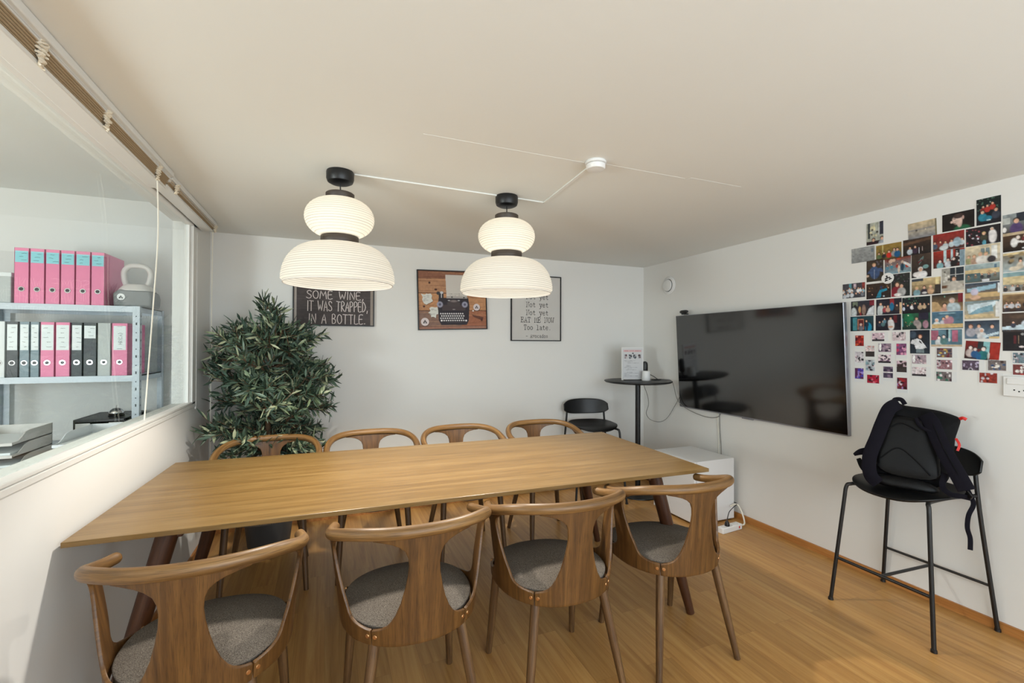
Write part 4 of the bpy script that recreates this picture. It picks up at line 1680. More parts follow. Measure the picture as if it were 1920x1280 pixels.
def canvas_mesh(name, cv, wd, ht, mat, parent=None, thick=.0006, curl=0.0):
    """flat sheet facing local -y, centred on the origin"""
    W, H = cv.W, cv.H
    xs = (np.arange(W) / (W - 1) - .5) * wd
    zs = (.5 - np.arange(H) / (H - 1)) * ht
    X, Z = np.meshgrid(xs, zs)
    Y = -curl * (np.abs(X / (wd / 2)) ** 3) * (X > 0) - thick
    front = np.stack([X, Y, Z], -1).reshape(-1, 3)
    b = np.array([(-wd / 2, 0, ht / 2), (wd / 2, 0, ht / 2), (wd / 2, 0, -ht / 2), (-wd / 2, 0, -ht / 2)])
    V = np.concatenate([front, b])
    idx = np.arange(W * H).reshape(H, W)
    F = np.stack([idx[:-1, :-1], idx[1:, :-1], idx[1:, 1:], idx[:-1, 1:]], -1).reshape(-1, 4).tolist()
    n = W * H
    c = [int(idx[0, 0]), int(idx[0, -1]), int(idx[-1, -1]), int(idx[-1, 0])]
    F.append((n, n + 1, n + 2, n + 3))
    F.append(tuple([n + 1, n] + idx[0, :].tolist()))
    F.append(tuple([n + 2, n + 1] + idx[:, -1].tolist()))
    F.append(tuple([n + 3, n + 2] + idx[-1, ::-1].tolist()))
    F.append(tuple([n, n + 3] + idx[::-1, 0].tolist()))
    me = bpy.data.meshes.new(name)
    me.from_pydata(V.tolist(), [], F)
    col = np.ones((len(V), 4), np.float32)
    col[:n, :3] = np.clip(cv.a.reshape(-1, 3), 0, 1)
    col[n:, :3] = .75
    at = me.color_attributes.new('col', 'FLOAT_COLOR', 'POINT')
    at.data.foreach_set('color', col.ravel())
    me.materials.append(mat)
    o = bpy.data.objects.new(name, me)
    COL.objects.link(o)
    if parent is not None:
        o.parent = parent
    return o


# ================================================================ FRAMED PICTURES ON THE BACK WALL
def framed(name, label, x0, x1, z0, z1, rot, cv, mat):
    t = thing(name, label, 'picture', ((x0 + x1) / 2, YB - .001, (z0 + z1) / 2), 0, 'framed pictures on the back wall')
    t.rotation_euler = (0, rot, 0)
    W, H = x1 - x0, z1 - z0
    fw = .008
    m = MB()
    m.box(-W / 2, -W / 2 + fw, -.020, 0, -H / 2, H / 2)
    m.box(W / 2 - fw, W / 2, -.020, 0, -H / 2, H / 2)
    m.box(-W / 2 + fw, W / 2 - fw, -.020, 0, -H / 2, -H / 2 + fw)
    m.box(-W / 2 + fw, W / 2 - fw, -.020, 0, H / 2 - fw, H / 2)
    m.obj('frame', M['black_wood'], t, smooth=0)
    MB().box(-W / 2 + fw, W / 2 - fw, -.010, -.001, -H / 2 + fw, H / 2 - fw).obj('backing', M['black_plastic'], t, smooth=0)
    pr = canvas_mesh('print', cv, W - 2 * fw, H - 2 * fw, mat, t)
    pr.location = (0, -.0105, 0)
    return t


CHALK = {
    'S': (.55, [[(.52, .86), (.34, 1), (.1, .9), (.08, .68), (.28, .53), (.5, .38), (.5, .12), (.26, 0), (0, .12)]]),
    'O': (.62, [[(.3 + .29 * math.cos(a), .5 + .5 * math.sin(a)) for a in [PI / 2 + 2 * PI * k / 14 for k in range(15)]]]),
    'M': (.75, [[(0, 0), (.1, 1), (.36, .35), (.62, 1), (.72, 0)]]),
    'E': (.52, [[(.48, 1), (.04, .98), (.04, 0), (.5, .03)], [(.04, .52), (.4, .54)]]),
    'W': (.78, [[(0, 1), (.17, 0), (.37, .65), (.57, 0), (.78, 1)]]),
    'I': (.16, [[(.07, 1), (.05, 0)]]),
    'N': (.58, [[(.02, 0), (.05, 1), (.5, 0), (.55, 1)]]),
    'T': (.58, [[(0, 1), (.58, .97)], [(.3, .98), (.28, 0)]]),
    'A': (.56, [[(0, 0), (.3, 1), (.56, 0)], [(.1, .38), (.46, .38)]]),
    'R': (.54, [[(.05, 0), (.06, 1), (.42, .95), (.48, .76), (.36, .56), (.06, .5), (.54, 0)]]),
    'P': (.52, [[(.05, 0), (.06, 1), (.42, .95), (.5, .76), (.36, .54), (.06, .48)]]),
    'D': (.58, [[(.05, 0), (.05, 1), (.36, .9), (.55, .5), (.36, .1), (.05, 0)]]),
    'B': (.54, [[(.05, 0), (.05, 1), (.38, .95), (.42, .76), (.3, .56), (.06, .52), (.42, .46), (.5, .24), (.36, .04), (.05, 0)]]),
    'L': (.5, [[(.06, 1), (.04, 0), (.48, .03)]]),
    ',': (.2, [[(.12, .1), (.04, -.16)]]),
    '.': (.2, [[(.06, .02), (.1, .04)]]),
    ' ': (.42, []),
}


def write_line(text, font, x0, x1, zb, h, gap=.17, mono=None):
    adv = []
    for ch in text:
        adv.append((mono if mono else font[ch][0] + gap))
    tot = sum(adv) - (0 if mono else gap)
    sx = (x1 - x0) / tot
    out, pos = [], 0
    for ch, a in zip(text, adv):
        for ln in font[ch][1]:
            out.append([(x0 + (pos + p[0]) * sx, zb + p[1] * h) for p in ln])
        pos += a
    return out


# chalkboard picture
cv = Canvas(150, 108, (74, 66, 64), (66, 58, 57), 5)
cv.noise(.35, 4).noise(.30, 14)
for k in range(16):
    yy = .05 + k * .06
    cv.put((np.abs(cv.y - yy - .01 * np.sin(cv.x * 9 + k * 2)) < .004).astype(float) * (cv.rng.rand() < .6), (104, 95, 92), .45)
cv.r(0, 0, .028, 1, (170, 160, 152)).r(.965, 0, 1, 1, (150, 138, 128))
cv.noise(.12, 2)
P1 = framed('framed_print', 'framed chalkboard print about wine behind the left pendant lamp', -.234, .349, 1.477, 1.900, 0.0, cv, M['pix'])
cx, cz = (-.234 + .349) / 2, (1.477 + 1.900) / 2
m = MB()
rr = random.Random(8)
for args in (('SOME WINE,', CHALK, -.140, .268, 1.684, .058), ('IT WAS TRAPPED,', CHALK, -.135, .300, 1.591, .074), ('IN A BOTTLE.', CHALK, -.124, .283, 1.496, .070)):
    text, _, x0, x1, zb, h = args
    full = sum(CHALK[ch][0] + .17 for ch in text) - .17
    pos = 0
    for wd_ in text.split(' '):
        wl = sum(CHALK[ch][0] + .17 for ch in wd_) - .17
        a0 = x0 + pos * (x1 - x0) / full
        LN2 = []
        for ln in write_line(wd_, CHALK, a0, a0 + wl * (x1 - x0) / full, zb, h):
            pts = [p for p in smooth_path([(a + rr.uniform(-.0012, .0012), b + rr.uniform(-.0012, .0012), 0) for a, b in ln], 2)]
            LN2.append([(p.x - cx, p.y - cz) for p in pts])
        m = MB()
        m.strokes(LN2, .0058, Matrix.Translation((0, -.0122, 0)))
        m.obj('chalk_word', M['chalk'], P1, smooth=0)
        pos += wl + .17 + CHALK[' '][0] + .17

# typewriter picture
W, H = 240, 200
cv = Canvas(W, H, (150, 92, 62), None, 9)
bounds = [0, .125, .38, .68, .955, 1.0]
cols = [(140, 94, 72), (178, 132, 98), (190, 138, 96), (134, 104, 90), (158, 112, 92)]
for k in range(5):
    cv.r(0, bounds[k], 1, bounds[k + 1], cols[k])
cv.r(.62, .68, 1, .955, (158, 100, 72))
for k in range(130):   # grain
    y0 = cv.rng.rand()
    am = cv.rng.uniform(.002, .012)
    ph = cv.rng.rand() * 6
    x0 = cv.rng.uniform(-.2, .8)
    ln = cv.rng.uniform(.15, .7)
    mk = (np.abs(cv.y - y0 - am * np.sin(cv.x * 7 + ph)) < .003) & (cv.x > x0) & (cv.x < x0 + ln)
    cv.put(mk.astype(float), [(96, 56, 38), (206, 150, 106), (112, 66, 44)][k % 3], .45)
cv.spots(9, [(70, 40, 30)], .012, .026)
for b in bounds[1:-1]:
    cv.r(0, b - .004, 1, b + .004, (78, 46, 34))
cv.noise(.22, 5)
for (x, y, k) in ((.12, .47, 1.0), (.215, .70, .86)):
    pts = []
    for j in range(15):
        a = 2 * PI * j / 15
        rr_ = (.085 + .028 * cv.rng.uniform(-1, 1)) * k
        pts.append((x + rr_ * math.cos(a) * .95, y + rr_ * 1.22 * math.sin(a)))
    cv.poly([(a + .006, b + .010) for a, b in pts], (88, 56, 42), .7)
    cv.poly(pts, (214, 214, 206))
    for j in range(7):
        cv.e(x + cv.rng.uniform(-.05, .05) * k, y + cv.rng.uniform(-.06, .06) * k, .022, .010, (176, 176, 170), .5, .7)
# machine
cv.r(.29, .36, .36, .56, (48, 44, 48)).e(.285, .38, .03, .03, (60, 58, 60))
cv.r(.325, .38, .338, .50, (196, 194, 196)).e(.335, .37, .028, .022, (200, 198, 200))
cv.poly([(.29, .46), (.73, .46), (.745, .60), (.73, .86), (.70, .93), (.32, .93), (.285, .86), (.275, .60)], (44, 38, 44))
cv.poly([(.33, .58), (.69, .58), (.68, .68), (.34, .68)], (70, 58, 60))
cv.e(.51, .56, .12, .055, (74, 64, 64)).e(.51, .515, .06, .02, (128, 116, 114), .4)
cv.r(.49, .655, .53, .665, (170, 164, 162))
for x in (.305, .675):
    cv.e(x, .575, .052, .052, (150, 150, 168)).e(x, .575, .022, .022, (84, 84, 104))
# sheet of paper
cv.poly([(.395, .06), (.70, .06), (.715, .465), (.405, .465)], (206, 200, 192))
for yy in (.385, .415):
    for k in range(26):
        if cv.rng.rand() < .8:
            cv.r(.44 + k * .009, yy, .446 + k * .009, yy + .010, (120, 112, 108), .8)
cv.r(.40, .440, .72, .448, (96, 90, 90)).e(.485, .445, .016, .012, (30, 28, 30)).e(.665, .450, .014, .012, (30, 28, 30))
cv.e(.44, .505, .022, .008, (198, 194, 194)).e(.585, .505, .022, .008, (198, 194, 194))
for k in range(4):
    for j in range(11):
        cv.e(.315 + j * .0325 + (k % 2) * .014, .735 + k * .040, .0125, .0125, (226, 222, 222), .25)
cv.e(.325, .855, .016, .016, (236, 232, 232)).e(.69, .858, .016, .016, (236, 232, 232))
cv.r(.40, .885, .62, .892, (86, 78, 84))
# two round marks
for (x, y, r_) in ((.855, .62, .060), (.085, .875, .068)):
    cv.e(x + .006, y + .012, r_ * 1.05, r_ * 1.05, (70, 44, 34), .1, .7).e(x, y, r_, r_, (226, 214, 212), .06).e(x, y, r_ * .9, r_ * .9, (216, 204, 204), .06)
cv.e(.80, .685, .014, .014, (230, 226, 222))
cv.poly([(.78, .75), (.96, .80), (.94, .86), (.80, .79)], (78, 44, 34), .8)
P2 = framed('framed_print', 'framed print of a black typewriter on wooden planks', .690, 1.290, 1.463, 1.962, -.030, cv, M['pix'])
for (x, y, r_) in ((.855, .62, .060), (.085, .875, .068)):
    s_ = .484
    people_mark(r_ * s_ * .85, Matrix.Translation(((x - .5) * .584, -.0118, (.5 - y) * .483))).obj('round_mark', M['ink'], P2, smooth=0)

# typed picture
TYPE = {
    'N': [[(.1, 0), (.1, .66), (.48, 0), (.48, .66)], [(.0, 0), (.2, 0)], [(.38, .66), (.58, .66)], [(.0, .66), (.12, .66)]],
    'o': [[(.28 + .22 * math.cos(a), .23 + .23 * math.sin(a)) for a in [2 * PI * k / 12 for k in range(13)]]],
    't': [[(.22, .6), (.22, .12), (.32, 0), (.46, .06)], [(.06, .44), (.42, .44)]],
    'y': [[(.1, .45), (.3, .02)], [(.5, .45), (.24, -.18), (.06, -.2)], [(.0, .45), (.2, .45)], [(.4, .45), (.58, .45)]],
    'e': [[(.08, .25), (.48, .25), (.46, .4), (.3, .47), (.12, .4), (.06, .22), (.14, .05), (.3, 0), (.48, .08)]],
    'E': [[(.48, .5), (.48, .66), (.02, .66)], [(.12, .66), (.12, 0)], [(.02, 0), (.5, 0), (.5, .17)], [(.12, .35), (.36, .35)], [(.36, .42), (.36, .28)]],
    'A': [[(.08, 0), (.28, .66), (.5, 0)], [(.16, .24), (.43, .24)], [(.0, 0), (.18, 0)], [(.4, 0), (.58, 0)]],
    'T': [[(.02, .5), (.02, .66), (.54, .66), (.54, .5)], [(.28, .66), (.28, 0)], [(.16, 0), (.4, 0)]],
    'M': [[(.08, 0), (.08, .66), (.29, .25), (.5, .66), (.5, 0)], [(.0, 0), (.17, 0)], [(.41, 0), (.58, 0)]],
    'O': [[(.29 + .24 * math.cos(a), .33 + .33 * math.sin(a)) for a in [2 * PI * k / 14 for k in range(15)]]],
    'W': [[(.06, .66), (.16, 0), (.29, .42), (.42, 0), (.52, .66)], [(-.02, .66), (.15, .66)], [(.43, .66), (.6, .66)]],
    'l': [[(.1, .66), (.28, .66), (.28, 0)], [(.08, 0), (.48, 0)]],
    'a': [[(.1, .4), (.25, .47), (.42, .4), (.42, .08), (.54, 0)], [(.42, .26), (.2, .25), (.08, .12), (.18, 0), (.34, .02), (.42, .12)]],
    '.': [[(.24, .03), (.3, .03)]],
    '-': [[(.08, .28), (.48, .28)]],
    'v': [[(.08, .45), (.28, 0), (.5, .45)], [(.0, .45), (.18, .45)], [(.4, .45), (.58, .45)]],
    'c': [[(.46, .36), (.28, .47), (.08, .3), (.1, .1), (.28, 0), (.48, .08)]],
    'd': [[(.34, .66), (.44, .66), (.44, 0), (.54, 0)], [(.44, .36), (.26, .47), (.08, .3), (.1, .08), (.26, 0), (.44, .12)]],
    's': [[(.44, .34), (.28, .47), (.1, .36), (.28, .24), (.46, .12), (.3, 0), (.08, .1)]],
    ' ': [],
}
TF = {k: (.6, v_) for k, v_ in TYPE.items()}
cv = Canvas(50, 60, (206, 203, 198), (198, 195, 190), 3)
cv.noise(.05, 6)
P3 = framed('framed_print', 'framed typed text print about avocados behind the right pendant lamp', 1.519, 2.021, 1.372, 1.968, 0.0, cv, M['pix'])
cx, cz = 1.77, 1.670
for (tx, x0, x1, zb, h) in (('Not yet', 1.668, 1.896, 1.752, .066), ('Not yet', 1.668, 1.896, 1.680, .066), ('Not yet', 1.668, 1.896, 1.608, .066),
                            ('EAT ME NOW', 1.615, 1.952, 1.541, .070), ('Too late.', 1.645, 1.925, 1.474, .066), ('- Avocados', 1.664, 1.890, 1.402, .048)):
    cell = (x1 - x0) / len(tx)
    pos = 0
    for wd_ in tx.split(' '):
        a0 = x0 + pos * cell
        LN = [[(a - cx, b - cz) for a, b in ln] for ln in write_line(wd_, TF, a0, a0 + len(wd_) * cell, zb, h, mono=.64)]
        m = MB()
        m.strokes(LN, .0045 if h > .05 else .0036, Matrix.Translation((0, -.0120, 0)))
        m.obj('typed_word', M['ink'], P3, smooth=0)
        pos += len(wd_) + 1

# ================================================================ THINGS ON THE HIGH TABLE
TZ = 1.0200
t = thing('menu_stand', 'white sheet in an upright table stand on the high table', 'sign', (2.585, 3.42, TZ), -.20)
cv = Canvas(64, 90, (214, 214, 214), (208, 208, 210), 4)
cv.r(.06, .05, .94, .115, (222, 190, 190))
for k in range(22):
    if k not in (6, 13):
        cv.r(.08 + k * .039, .068, .10 + k * .039, .098, (176, 96, 100))
cv.e(.52, .165, .03, .022, (60, 60, 66))
for k, (x, c) in enumerate(((.16, (120, 60, 66)), (.39, (92, 98, 104)), (.62, (70, 78, 84)), (.86, (84, 66, 66)))):
    cv.r(x - .075, .20, x + .075, .335, (170, 172, 176))
    cv.spots(7, [c, (60, 60, 64), (196, 190, 190)], .018, .035, (x - .06, .21, x + .06, .33))
for k in range(13):
    y = .40 + k * .038
    x1 = .25 + .6 * cv.rng.rand()
    x0 = .08 + (.2 * cv.rng.rand() if k % 3 else 0)
    if k not in (3, 9):
        for q in np.arange(x0, max(x1, x0 + .2), .03):
            cv.r(q, y, q + .022, y + .010, (140, 140, 144))
for q in np.arange(.08, .75, .03):
    cv.r(q, .905, q + .022, .915, (110, 110, 114))
sh_ = canvas_mesh('printed_sheet', cv, .196, .276, M['pix'], t)
sh_.location = (0, -.0035, .150)
m = MB()
m.box(-.105, -.098, -.006, .002, 0, .297)
m.box(.098, .105, -.006, .002, 0, .297)
m.box(-.098, .098, -.006, .002, .288, .297)
m.box(-.098, .098, -.006, .002, 0, .012)
m.box(-.105, .105, .002, .005, 0, .297)
m.obj('stand_frame', M['white_plastic'], t, smooth=0, bevel=.001)
MB().box(-.090, .090, -.032, .030, 0, .006).obj('foot', M['black_plastic'], t, bevel=.002)
t = thing('white_speaker', 'small white cylinder beside the menu stand on the high table', 'speaker', (2.668, 3.330, TZ))
MB().lathe([(0, 0), (.036, 0), (.038, .004), (.034, .080), (.031, .086), (0, .086)], 32).obj('body', M['white_plastic'], t)
t = thing('microphone', 'small black rounded microphone behind the white cylinder on the high table', 'microphone', (2.712, 3.402, TZ))
MB().lathe([(0, 0), (.034, 0), (.034, .006), (.010, .010), (.008, .040), (0, .040)], 28).obj('base', M['black_plastic'], t)
MB().lathe([(0, .040), (.018, .042), (.026, .055), (.027, .135), (.022, .158), (.010, .168), (0, .170)], 28).obj('capsule', M['black_plastic'], t)
cable('table_cable', 'tangled thin black cable lying on the high table by the microphone',
      [(2.735, 3.385, TZ + .055), (2.77, 3.36, TZ + .035), (2.81, 3.34, TZ + .005), (2.79, 3.30, TZ + .003), (2.76, 3.33, TZ + .006), (2.80, 3.37, TZ + .004), (2.84, 3.33, TZ + .006), (2.78, 3.29, TZ + .004), (2.74, 3.34, TZ + .004)], .0030, M['black_plastic'])

# ================================================================ PHOTO WALL
DK, BR_, WH, RD, BL, TL_, GN, YL, PK, GY = (30, 28, 30), (74, 56, 44), (226, 224, 222), (176, 52, 44), (62, 96, 140), (52, 140, 164), (36, 96, 66), (196, 166, 96), (196, 130, 142), (120, 128, 134)
SK, SAND, CRM, PUR, NAVY, SLATE = (222, 178, 152), (206, 184, 144), (226, 216, 196), (84, 66, 110), (40, 50, 76), (92, 116, 134)


def pic(y, z, kind, label, draw, rot=0.0, group='photo prints on the right wall'):
    """kind L/P: 127 x 89 mm print; l/p: instant picture 86 x 54 mm with its white border"""
    wd, ht, W, H = {'L': (.1265, .0880, 44, 31), 'P': (.0880, .1265, 31, 44), 'l': (.086, .054, 43, 27), 'p': (.054, .086, 27, 43)}[kind]
    sd = int(abs(y * 1000)) + int(z * 7000)
    if kind in 'LP':
        cv = Canvas(W, H, DK, None, sd)
        draw(cv)
        cv.noise(.5, 3).noise(.3, 7)
        o = canvas_mesh('photo_print', cv, wd, ht, M['photo'])
        oy, oz = 0, 0
    else:
        iw, ih = (31, 23) if kind == 'l' else (23, 31)
        inner = Canvas(iw, ih, DK, None, sd)
        draw(inner)
        inner.noise(.6, 3).noise(.4, 2)
        cv = Canvas(W, H, (224, 225, 224), None, sd)
        y0, x0 = (2, 2) if kind == 'p' else (2, 2)
        cv.a[y0:y0 + ih, x0:x0 + iw] = inner.a
        o = canvas_mesh('instant_photo', cv, wd, ht, M['photo'])
        # the picture is off-centre on the card: shift so the picture lands at (y, z)
        oy = -((W - 1) / 2 - (x0 + (iw - 1) / 2)) / (W - 1) * wd
        oz = -((H - 1) / 2 - (y0 + (ih - 1) / 2)) / (H - 1) * ht
        group = 'instant photos below the prints'
    o.rotation_euler = (0, rot, -PI / 2 - RWR)
    yy, zz = y + oy, z + oz
    o.location = (xr(yy) - .0012, yy, zz)
    tag(o, label, 'photo', group)
    return o


def bgc(c, top, bot=None):
    a, b = np.array(lin(top)), np.array(lin(bot or top))
    c.a = a + (b - a) * c.y[..., None]
    return c


# ---- prints, row by row
pic(1.644, 1.993, 'P', 'upright print of a bright window, highest on the left of the photo wall', lambda c: bgc(c, (170, 172, 160)).r(.1, 0, .22, .7, (60, 66, 66)).r(.72, 0, .8, .6, (200, 204, 200)).r(.8, 0, 1, .6, (52, 54, 66)).spots(14, [(84, 74, 54), (214, 206, 170), (60, 58, 50)], .03, .06, (.25, .08, .65, .6)).r(0, .86, 1, 1, (44, 30, 36)).p(.42, .80, .10, (52, 30, 40)).p(.92, .78, .10, (160, 168, 178)))
pic(1.416, 1.962, 'L', 'print of a pale sunset over grey water, slightly tilted near the top', lambda c: bgc(c, (206, 186, 150), (128, 132, 140)).r(0, .42, 1, .5, (150, 146, 142)).e(.3, .5, .05, .06, (90, 86, 82)).e(.62, .52, .03, .03, (226, 216, 190)).r(.95, 0, 1, 1, (120, 112, 90)), rot=-.03)
pic(1.266, 1.970, 'L', 'print of a man in profile with a dark green collar', lambda c: bgc(c, (28, 24, 24)).e(.62, .98, .36, .22, GN).e(.55, .62, .11, .25, (212, 184, 172)).e(.48, .42, .22, .28, (218, 190, 178)).e(.30, .52, .06, .07, (218, 190, 178)).e(.52, .22, .24, .14, (70, 54, 52)).e(.66, .34, .05, .10, (206, 170, 158)).r(.36, .34, .44, .38, (60, 48, 46)).r(.36, .62, .42, .65, (110, 60, 56)))
pic(1.151, 1.990, 'P', 'upright print of people in red and blue, topmost of the photo wall', lambda c: bgc(c, (20, 34, 34), (26, 24, 34)).spots(18, [(150, 170, 160), (84, 120, 100)], .012, .03, (0, 0, 1, .5)).p(.28, .32, .06, (150, 40, 40)).p(.45, .30, .06, RD).p(.66, .24, .06, RD).p(.25, .52, .085, TL_).p(.80, .50, .085, (56, 60, 74)).e(.45, .78, .13, .10, (40, 122, 150)).e(.5, .85, .06, .03, (190, 220, 226)))
pic(1.038, 1.909, 'L', 'print of a person in a purple top at a bar, top of the rightmost column', lambda c: bgc(c, (150, 158, 160), (60, 56, 56)).r(.35, 0, 1, .45, (46, 52, 64)).r(.0, .2, .2, .5, (180, 184, 180)).p(.36, .40, .17, PUR).p(.78, .38, .14, (190, 160, 140)).e(.04, .8, .08, .14, WH))
pic(1.708, 1.880, 'L', 'grey print with a few handwritten words, far left of the second row', lambda c: bgc(c, (156, 158, 158), (136, 138, 138)).spots(11, [(60, 60, 62)], .010, .022, (.06, .45, .8, .55)).spots(5, [(92, 92, 94)], .008, .015, (.25, .62, .6, .66)).e(.9, .3, .08, .12, (110, 122, 132)))
pic(1.574, 1.873, 'L', 'print of a group before a yellow wall, one in red and one in blue', lambda c: bgc(c, (150, 122, 60), (84, 74, 44)).r(.25, 0, .3, .5, (190, 178, 120)).p(.12, .55, .09, (88, 110, 74)).p(.32, .55, .08, (38, 36, 44)).p(.52, .50, .10, (190, 44, 36)).p(.72, .42, .11, (150, 150, 150)).p(.84, .45, .12, (30, 92, 140)))
pic(1.440, 1.876, 'L', 'print of two people at a dark wooden table under beams', lambda c: bgc(c, (64, 48, 40), (24, 22, 24)).poly([(0, .2), (1, .05), (1, .2), (0, .36)], (92, 66, 50)).p(.25, .55, .10, (196, 206, 216)).p(.44, .52, .10, (60, 44, 64)).r(.56, .6, .60, .95, (204, 206, 220)).r(.68, .55, .70, .8, (170, 150, 150)))
pic(1.305, 1.876, 'L', 'print of a dinner crowd before a red curtain with pale shirts in front', lambda c: bgc(c, (150, 44, 40), (70, 50, 46)).crowd(6, [(70, 84, 104), (196, 210, 216), (120, 60, 60)], .40, .55, .07, .09).e(.78, .62, .18, .26, (166, 190, 204)).e(.35, .85, .2, .14, (206, 214, 216)))
pic(1.172, 1.875, 'L', 'print of a tall man in a white sweater beside a woman and lights', lambda c: bgc(c, (34, 30, 36)).spots(26, [(214, 214, 224), (150, 70, 80), (60, 50, 60)], .02, .05, (0, .1, .42, .95)).p(.53, .40, .10, (64, 64, 52), (196, 172, 120)).e(.54, .90, .08, .14, (90, 156, 176)).e(.78, .62, .16, .36, (222, 218, 218)).p(.76, .22, .09, (222, 218, 218), (220, 212, 200)))
pic(1.038, 1.822, 'L', 'print of a crouching figure in a white hoodie, second in the rightmost column', lambda c: bgc(c, (84, 62, 46), (26, 18, 18)).r(0, 0, 1, .14, (196, 176, 146)).e(.30, .55, .13, .24, WH).e(.40, .30, .07, .10, (226, 214, 206)).poly([(.35, .42), (.62, .56), (.60, .64), (.32, .55)], WH).p(.56, .26, .06, (110, 44, 50)).p(.68, .24, .06, (120, 40, 46)).e(.6, .88, .14, .05, (204, 206, 210)))
pic(1.644, 1.776, 'P', 'upright print of a person in a blue jacket with arms wide', lambda c: bgc(c, (64, 52, 44), (58, 52, 42)).spots(10, [(94, 88, 96), (40, 36, 40)], .02, .05, (.5, .05, 1, .4)).e(.5, .62, .20, .26, (64, 84, 122)).poly([(.0, .62), (.25, .4), (.9, .42), (1, .62), (.75, .55), (.3, .6)], (64, 84, 122)).p(.45, .25, .10, (64, 84, 122), (190, 150, 110)).r(.44, .45, .47, .9, (150, 160, 180)).e(.05, .72, .07, .05, (226, 200, 180)))
pic(1.530, 1.788, 'L', 'print of a busy outdoor table with orange red clothes, right of the blue jacket', lambda c: bgc(c, (120, 60, 44), (130, 160, 172)).spots(10, [(186, 74, 44), (110, 50, 44), (210, 180, 160)], .05, .12, (.1, 0, .9, .35)).crowd(5, [(70, 130, 150), (170, 64, 50), (90, 140, 160)], .35, .5, .06, .09).e(.55, .75, .06, .26, (222, 206, 190)).e(.68, .65, .09, .24, (36, 60, 80)).poly([(.75, .3), (1, .55), (1, .75), (.7, .4)], (220, 220, 220)))
pic(1.420, 1.769, 'P', 'upright print of a person in white beneath dark striped drapes', lambda c: bgc(c, (70, 56, 48), (34, 28, 32)).poly([(.35, .3), (.6, .1), (.62, .2), (.4, .45)], (104, 130, 130)).poly([(.33, .35), (.55, .2), (.55, .28), (.36, .42)], (110, 40, 46)).e(.72, .56, .10, .08, (120, 160, 160)).p(.46, .66, .11, (230, 226, 226), (224, 220, 218)).e(.62, .88, .12, .14, (226, 224, 226)).e(.24, .86, .12, .10, (226, 220, 218)))
pic(1.304, 1.787, 'L', 'print of three pale faces before a red wall and white pillars', lambda c: bgc(c, (158, 50, 38), (60, 34, 34)).r(.34, 0, .44, .7, (186, 208, 214)).r(.58, 0, .64, .6, (180, 200, 206)).r(.72, 0, .84, .8, (40, 36, 40)).spots(8, [(220, 214, 210)], .02, .05, (.74, .1, .84, .7)).r(.86, .1, 1, 1, (130, 152, 164)).p(.22, .62, .11, (130, 176, 184), (30, 24, 26), (232, 206, 196)).p(.48, .58, .11, (214, 220, 228), (24, 20, 22), (232, 206, 196)).p(.66, .56, .11, (30, 28, 32), (24, 20, 22), (232, 206, 196)))
pic(1.174, 1.785, 'L', 'print of people in white on a sofa before a large white window', lambda c: bgc(c, (214, 200, 170), (170, 164, 152)).r(.45, .18, .72, .55, (120, 136, 138)).r(.57, .18, .585, .55, CRM).r(.45, .34, .72, .36, CRM).r(.76, .1, .92, .8, (224, 224, 220)).p(.10, .58, .10, (150, 150, 110), (150, 120, 80)).p(.26, .58, .11, (170, 140, 120), (160, 130, 90)).p(.44, .50, .13, (226, 222, 216), (196, 170, 130)).p(.60, .52, .12, (222, 218, 210), (190, 160, 110)).e(.76, .82, .18, .18, (56, 52, 56)))
pic(1.038, 1.728, 'L', 'print of a pale group on a terrace, third in the rightmost column', lambda c: bgc(c, (120, 104, 78), (170, 186, 190)).r(0, 0, 1, .12, (216, 196, 150)).spots(10, [(150, 130, 96), (70, 62, 50)], .06, .12, (0, .1, 1, .5)).p(.46, .48, .10, (220, 206, 186)).p(.62, .42, .10, (216, 220, 220)).e(.8, .7, .2, .24, (170, 196, 206)).e(.3, .85, .2, .12, (222, 210, 190)))
pic(1.760, 1.672, 'L', 'print of a large seated group, leftmost picture just above the screen corner', lambda c: bgc(c, (70, 66, 72), (70, 72, 78)).r(.3, 0, .4, .4, (90, 150, 160)).r(.88, 0, 1, .4, (130, 52, 48)).r(.5, .05, .62, .3, (200, 180, 190)).crowd(8, [(214, 222, 230), (150, 190, 204), (226, 222, 220), (84, 90, 100)], .32, .45, .06, .08).crowd(6, [(60, 60, 66), (120, 124, 132), (200, 204, 210)], .62, .72, .07, .09))
pic(1.626, 1.656, 'L', 'dark print of someone in blue reaching across a room', lambda c: bgc(c, (64, 48, 38), (40, 34, 34)).spots(14, [(150, 110, 80), (120, 84, 60), (34, 30, 30)], .03, .06, (.05, .2, .95, .55)).poly([(.4, .95), (.55, .45), (.85, .38), (.86, .5), (.62, .62), (.6, .95)], (40, 132, 160)).e(.62, .28, .07, .10, (50, 60, 96)).e(.24, .72, .03, .04, SK).e(.72, .88, .06, .05, (200, 216, 230)).e(.9, .36, .03, .04, SK))
pic(1.516, 1.677, 'P', 'upright print of a hugging couple, one in a dark red jacket', lambda c: bgc(c, (44, 46, 46), (34, 38, 38)).spots(16, [(130, 110, 130), (60, 84, 70), (92, 80, 90)], .015, .035, (.1, .03, .95, .45)).e(.24, .85, .22, .28, (132, 38, 52)).p(.32, .48, .12, (132, 38, 52), (96, 70, 52)).p(.55, .55, .11, (172, 172, 172), (60, 48, 44)).e(.35, .92, .14, .07, (236, 232, 230)))
